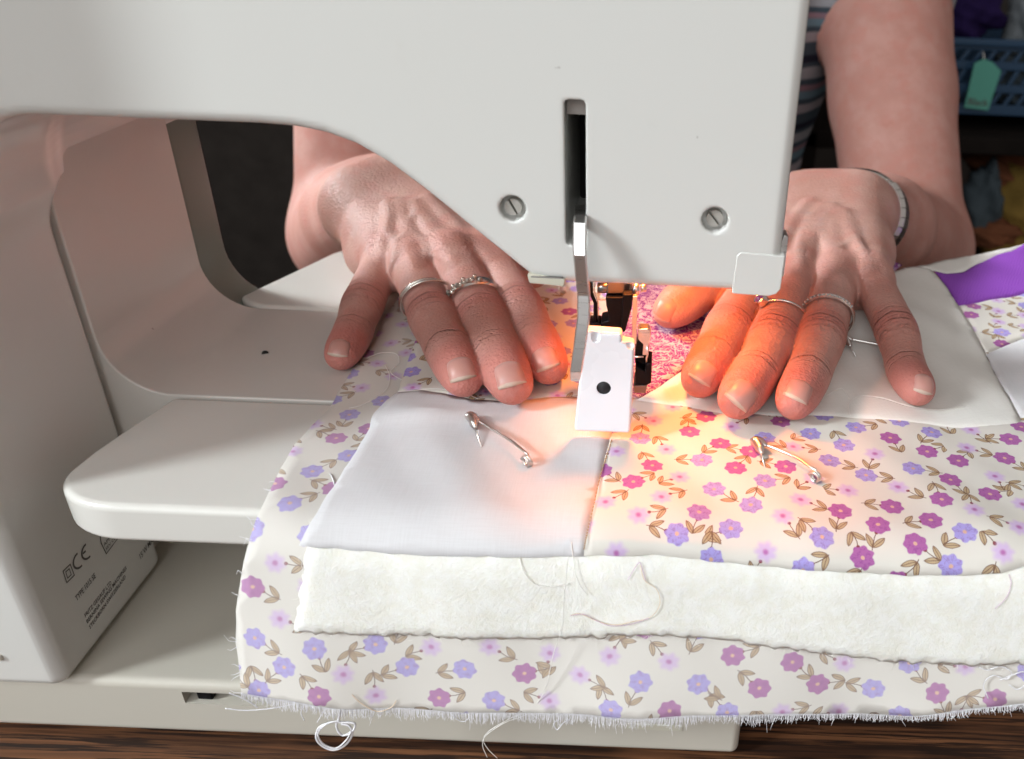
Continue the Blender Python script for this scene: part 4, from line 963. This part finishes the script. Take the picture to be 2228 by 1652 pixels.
band('ring_band', c, u, v, 1.0, .055, M['silver'], g); band('ring_band', c+a_*.02-v*.05, u*math.cos(.12)+a_*math.sin(.12), v, 1.03, .045, M['silver'], g)
c, a_, u, v = around(R, R.f[2][0], .28, .95, tilt=-.22)
g = thing('ring', 'chunky sculpted silver ring on the middle finger under the machine head', 'ring', group='silver finger rings')
flatband('ring_band', c, a_, u, v, .99, .10, .07, M['silver'], g, var=lambda t: 1+1.0*max(0, math.cos(t+.5))**2)
for k in range(13):
    t = -1.25+.135*k; d = u*math.cos(t)-v*math.sin(t)*(1 if (v @ np.array([1., 0, 0])) < 0 else -1)*1.0
    V, F = lathe_vf([(.10*math.sin(q), -.10*math.cos(q)) for q in np.linspace(.05, 3.09, 7)], 9, tuple(c+d*1.08+a_*.11*(1 if k % 2 else -1)*math.sin(k*.9+1))); mesh('ring_bead', V, F, M['oxid'] if k % 3 == 0 else M['silver'], g)
c, a_, u, v = around(Lh, Lh.f[2][0], .30, .93, tilt=-.25)
g = thing('ring', 'thin silver ring with a round purple stone lit by the lamp', 'ring', group='silver finger rings')
band('ring_band', c, u, v, 1.0, .045, M['silver'], g)
sgn = 1 if v[0] < 0 else -1
d = u*math.cos(.55)+v*sgn*math.sin(.55); sc = c+d*1.12; t1 = np.cross(d, a_); 
def disc(name, c, d, prof, m, parent, n=24):
    e1 = np.cross(d, [0.3, 0.2, 1]); e1 /= np.linalg.norm(e1); e2 = np.cross(d, e1); V = []; F = []
    for r_, h_ in prof:
        for k in range(n): t = 2*math.pi*k/n; V.append(c+e1*r_*math.cos(t)+e2*r_*math.sin(t)+d*h_)
    for i in range(len(prof)-1):
        for k in range(n): F.append([i*n+k, i*n+(k+1) % n, (i+1)*n+(k+1) % n, (i+1)*n+k])
    F.append(list(range(n))); F.append([(len(prof)-1)*n+k for k in range(n)]); return fixn(mesh(name, V, F, m, parent), 35)
disc('setting', sc, d, [(.22, -.12), (.27, .02), (.27, .16), (.24, .19), (.21, .16)], M['silver'], g); disc('stone', sc, d, [(.205, .13), (.20, .17), (.14, .22), (.05, .235)], M['stone'], g)
c, a_, u, v = around(Lh, Lh.f[1][0], .36, .9, tilt=-.2)
g = thing('ring', 'double silver ring set with tiny clear stones, next to the little finger', 'ring', group='silver finger rings')
flatband('ring_band', c, a_, u, v, .93, .085, .07, M['silver'], g); band('ring_band', c+a_*.13, u*math.cos(.16)-a_*math.sin(.16), v, .96, .045, M['silver'], g)
for k in range(15):
    t = -1.1+.155*k; dd = u*math.cos(t)+v*math.sin(t); V, F = lathe_vf([(.045*math.sin(q), -.045*math.cos(q)) for q in np.linspace(.05, 3.09, 5)], 7, tuple(c+dd*1.005)); mesh('ring_stone', V, F, M['crystal'], g)
# watch
g = thing('wristwatch', 'slim silver bracelet watch on the wrist beside the purple cotton', 'watch')
w = Lh.w; ax_ = (Lh.e-Lh.w)/np.linalg.norm(Lh.e-Lh.w); wc = w+(Lh.e-Lh.w)*.085
u = Lh.up-ax_*(Lh.up @ ax_); u /= np.linalg.norm(u); v = np.cross(ax_, u)
if v[0] < 0: v = -v
def wpt(t, o):
    d = u*math.cos(t)+v*math.sin(t); p = wc+d*6
    for _ in range(30): p = p-d*float(handsdf(p[None], Lh, False)[0])*.7
    return p+d*o, d
nl = 46; pr = [wpt(2*math.pi*i/nl, .07) for i in range(nl)]
for i in range(nl):
    p, d = pr[i]; q, _ = pr[(i+1) % nl]; t = q-p; ln = np.linalg.norm(t); t /= ln; big = 8 <= i <= 15
    hw, th = (.80, .24) if big else (.62, .17)
    V = []
    for s0, k in ((.01, 1), (.985, 1)):
        for a1, b1 in ((-hw, -th*.5), (-hw, th*.3), (-hw*.7, th), (hw*.7, th), (hw, th*.3), (hw, -th*.5)): V.append(p+t*ln*s0+ax_*a1+d*b1)
    F = [[k, (k+1) % 6, 6+(k+1) % 6, 6+k] for k in range(6)]+[[5, 4, 3, 2, 1, 0], [6, 7, 8, 9, 10, 11]]
    fixn(mesh('link', V, F, M['wire'] if big else M['silver'], g), 20)
# ------------------------------------------------------------------ shelf, basket and cloth in the dark background
BY = 82.0
def bg(px, py, y=BY): return ony(px, py, y)
sh = thing('shelf', 'dark wooden shelf in the gloom behind the person', 'shelf')
z1 = bg(2150, 262)[2]; z2 = bg(2150, 560)[2]
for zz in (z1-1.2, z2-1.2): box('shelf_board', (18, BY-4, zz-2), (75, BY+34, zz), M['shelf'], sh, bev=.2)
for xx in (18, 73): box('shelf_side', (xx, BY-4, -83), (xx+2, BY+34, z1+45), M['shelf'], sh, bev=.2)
bk = thing('basket', 'blue plastic lattice basket on the shelf behind the person', 'basket')
x0, x1 = bg(1990, 180)[0], bg(2420, 180)[0]; zt = bg(2150, 84)[2]; zb = bg(2150, 250)[2]; dz = zt-zb
box('rim', (x0-.5, BY-.8, zt-.8), (x1+.5, BY+.3, zt), M['blue'], bk, bev=.2)
for t in (0.0, .30, .60): box('rail', (x0, BY-.2, zb+dz*t), (x1, BY+.2, zb+dz*t+dz*(.11 if t else .14)), M['blue'], bk, bev=.1)
box('rail', (x0, BY-.2, zb+dz*.85), (x1, BY+.2, zt-.7), M['blue'], bk, bev=.1)
lv = [.14, .41, .71]; tops = [.30, .60, .85]; base = None
for a_, b_ in zip(lv, tops):
    hgt = (b_-a_)*dz; nx = int((x1-x0)/1.55)
    for i in range(nx+1):
        xx = x0+1.55*i
        if base is None: base = prism('slat', [(0, 0), (.55, 0), (1.25, hgt), (.7, hgt)], BY-.18, BY+.18, M['blue'], bk, bev=.08); o = base
        else: o = base.copy(); SC.collection.objects.link(o); o.parent = bk
        o.location = (xx*U, 0, (zb+a_*dz)*U); o.scale = (1, 1, hgt/((tops[0]-lv[0])*dz))
box('end_panel', (x0-.3, BY+.2, zb), (x0, BY+22, zt), M['blue'], bk, bev=.1); box('end_panel', (x1, BY+.2, zb), (x1+.3, BY+22, zt), M['blue'], bk, bev=.1); box('back_panel', (x0, BY+21.7, zb), (x1, BY+22, zt), M['blue'], bk, bev=.1); box('bottom_panel', (x0, BY+.3, zb), (x1, BY+21.6, zb+.4), M['blue'], bk, bev=.1)
tg = thing('paper_tag', 'mint green paper tag hanging from the blue basket', 'tag')
T = [bg(a, b, BY-1.3) for a, b in ((2098, 234), (2150, 240), (2178, 155), (2160, 136), (2140, 128), (2120, 138))]
prism('card', [(p[0], p[2]) for p in T], BY-1.35, BY-1.27, M['mint'], tg, bev=.02)
tube('string', [bg(2142, 134, BY-1.3), bg(2140, 118, BY-.9), bg(2138, 112, BY-.3)], .06, M['thread'], tg, n=6)
cu = bpy.data.curves.new('t', 'FONT'); cu.body = 'Black'; cu.size = 1.15*U; cu.offset = .02*U; o = bpy.data.objects.new('t', cu); SC.collection.objects.link(o)
me = bpy.data.meshes.new_from_object(o.evaluated_get(C_.evaluated_depsgraph_get())); bpy.data.objects.remove(o); p = bg(2104, 228, BY-1.4)
for v_ in me.vertices: v_.co = Vector((p[0]*U+v_.co.x, (BY-1.375)*U, p[2]*U+v_.co.y-.04*v_.co.x))
me.name = 'handwriting'; me.materials.append(M['ink']); link(bpy.data.objects.new('handwriting', me), tg)
def lump(name, label, cat, c, r, m, seed, amp=.25):
    rg = np.random.default_rng(seed); n1, n2 = 40, 28; V = []; ph = rg.uniform(0, 6, 8)
    for i in range(n2+1):
        a = math.pi*i/n2
        for j in range(n1):
            b = 2*math.pi*j/n1; d = np.array([math.sin(a)*math.cos(b), math.sin(a)*math.sin(b), math.cos(a)])
            k = 1+amp*(.5*math.sin(5*d[0]+ph[0]+3*d[2])+.4*math.sin(7*d[2]+ph[1]+4*d[0])+.35*math.sin(11*d[0]+ph[2])*math.sin(9*d[2]+ph[3])+.2*math.sin(19*d[2]+6*d[0]+ph[4]))
            p = np.array(c)+d*np.array(r)*k; p[2] = max(p[2], c[2]-r[2]*.75); V.append(p)
    F = [[i*n1+j, i*n1+(j+1) % n1, (i+1)*n1+(j+1) % n1, (i+1)*n1+j] for i in range(n2) for j in range(n1)]
    o = mesh(name, V, F, m); fixn(o); return tag(o, label, cat)
q = bg(2095, 30, BY+6); lump('folded_cloth', 'dark violet cloth piled in the blue basket', 'cloth', q, (4.2, 5, 4.0), M['c_purple'], 1)
q = bg(2222, 50, BY+5); lump('crumpled_paper', 'pale crumpled paper sticking up from the basket', 'paper', q, (1.8, 3, 4.5), M['c_white'], 2)
q = bg(2200, 175, BY+4); lump('folded_cloth', 'pale cloth showing through the slots of the basket', 'cloth', q, (3.0, 2.5, 3.6), M['c_grey'], 8)
q = bg(2215, 460, BY+6); lump('folded_cloth', 'mustard yellow cloth heaped below the basket', 'cloth', q, (6.0, 7, 6.5), M['c_yellow'], 3)
q = bg(2200, 365, BY+9); lump('folded_cloth', 'rust brown cloth on top of the mustard heap', 'cloth', q, (5.4, 6, 4.0), M['c_brown'], 4)
q = bg(2135, 440, BY+2); lump('folded_cloth', 'dull blue-grey cloth bundle beside the mustard heap', 'cloth', q, (2.4, 3, 5.0), M['c_grey'], 5)
q = bg(2150, 505, BY+1); lump('folded_cloth', 'dark brown scrap at the foot of the mustard heap', 'cloth', q, (3.6, 3, 2.0), M['c_brown'], 6)
# ------------------------------------------------------------------ every Empty to the base of its thing
C_.view_layer.update()
for o in list(SC.objects):
    if o.type == 'EMPTY' and o.parent is None and 'category' in o:
        pts = []
        for c_ in o.children_recursive:
            if c_.type == 'MESH': pts += [c_.matrix_world @ Vector(b) for b in c_.bound_box]
        if not pts: continue
        lo = [min(p[i] for p in pts) for i in range(3)]; hi = [max(p[i] for p in pts) for i in range(3)]
        o.location = ((lo[0]+hi[0])/2, (lo[1]+hi[1])/2, lo[2]); mi = Matrix.Translation(-o.location)
        for c_ in o.children: c_.matrix_parent_inverse = mi
SC.cycles.use_denoising = True; SC.cycles.max_bounces = 8; SC.cycles.diffuse_bounces = 4; SC.cycles.caustics_reflective = False; SC.cycles.caustics_refractive = False; SC.cycles.sample_clamp_indirect = 6
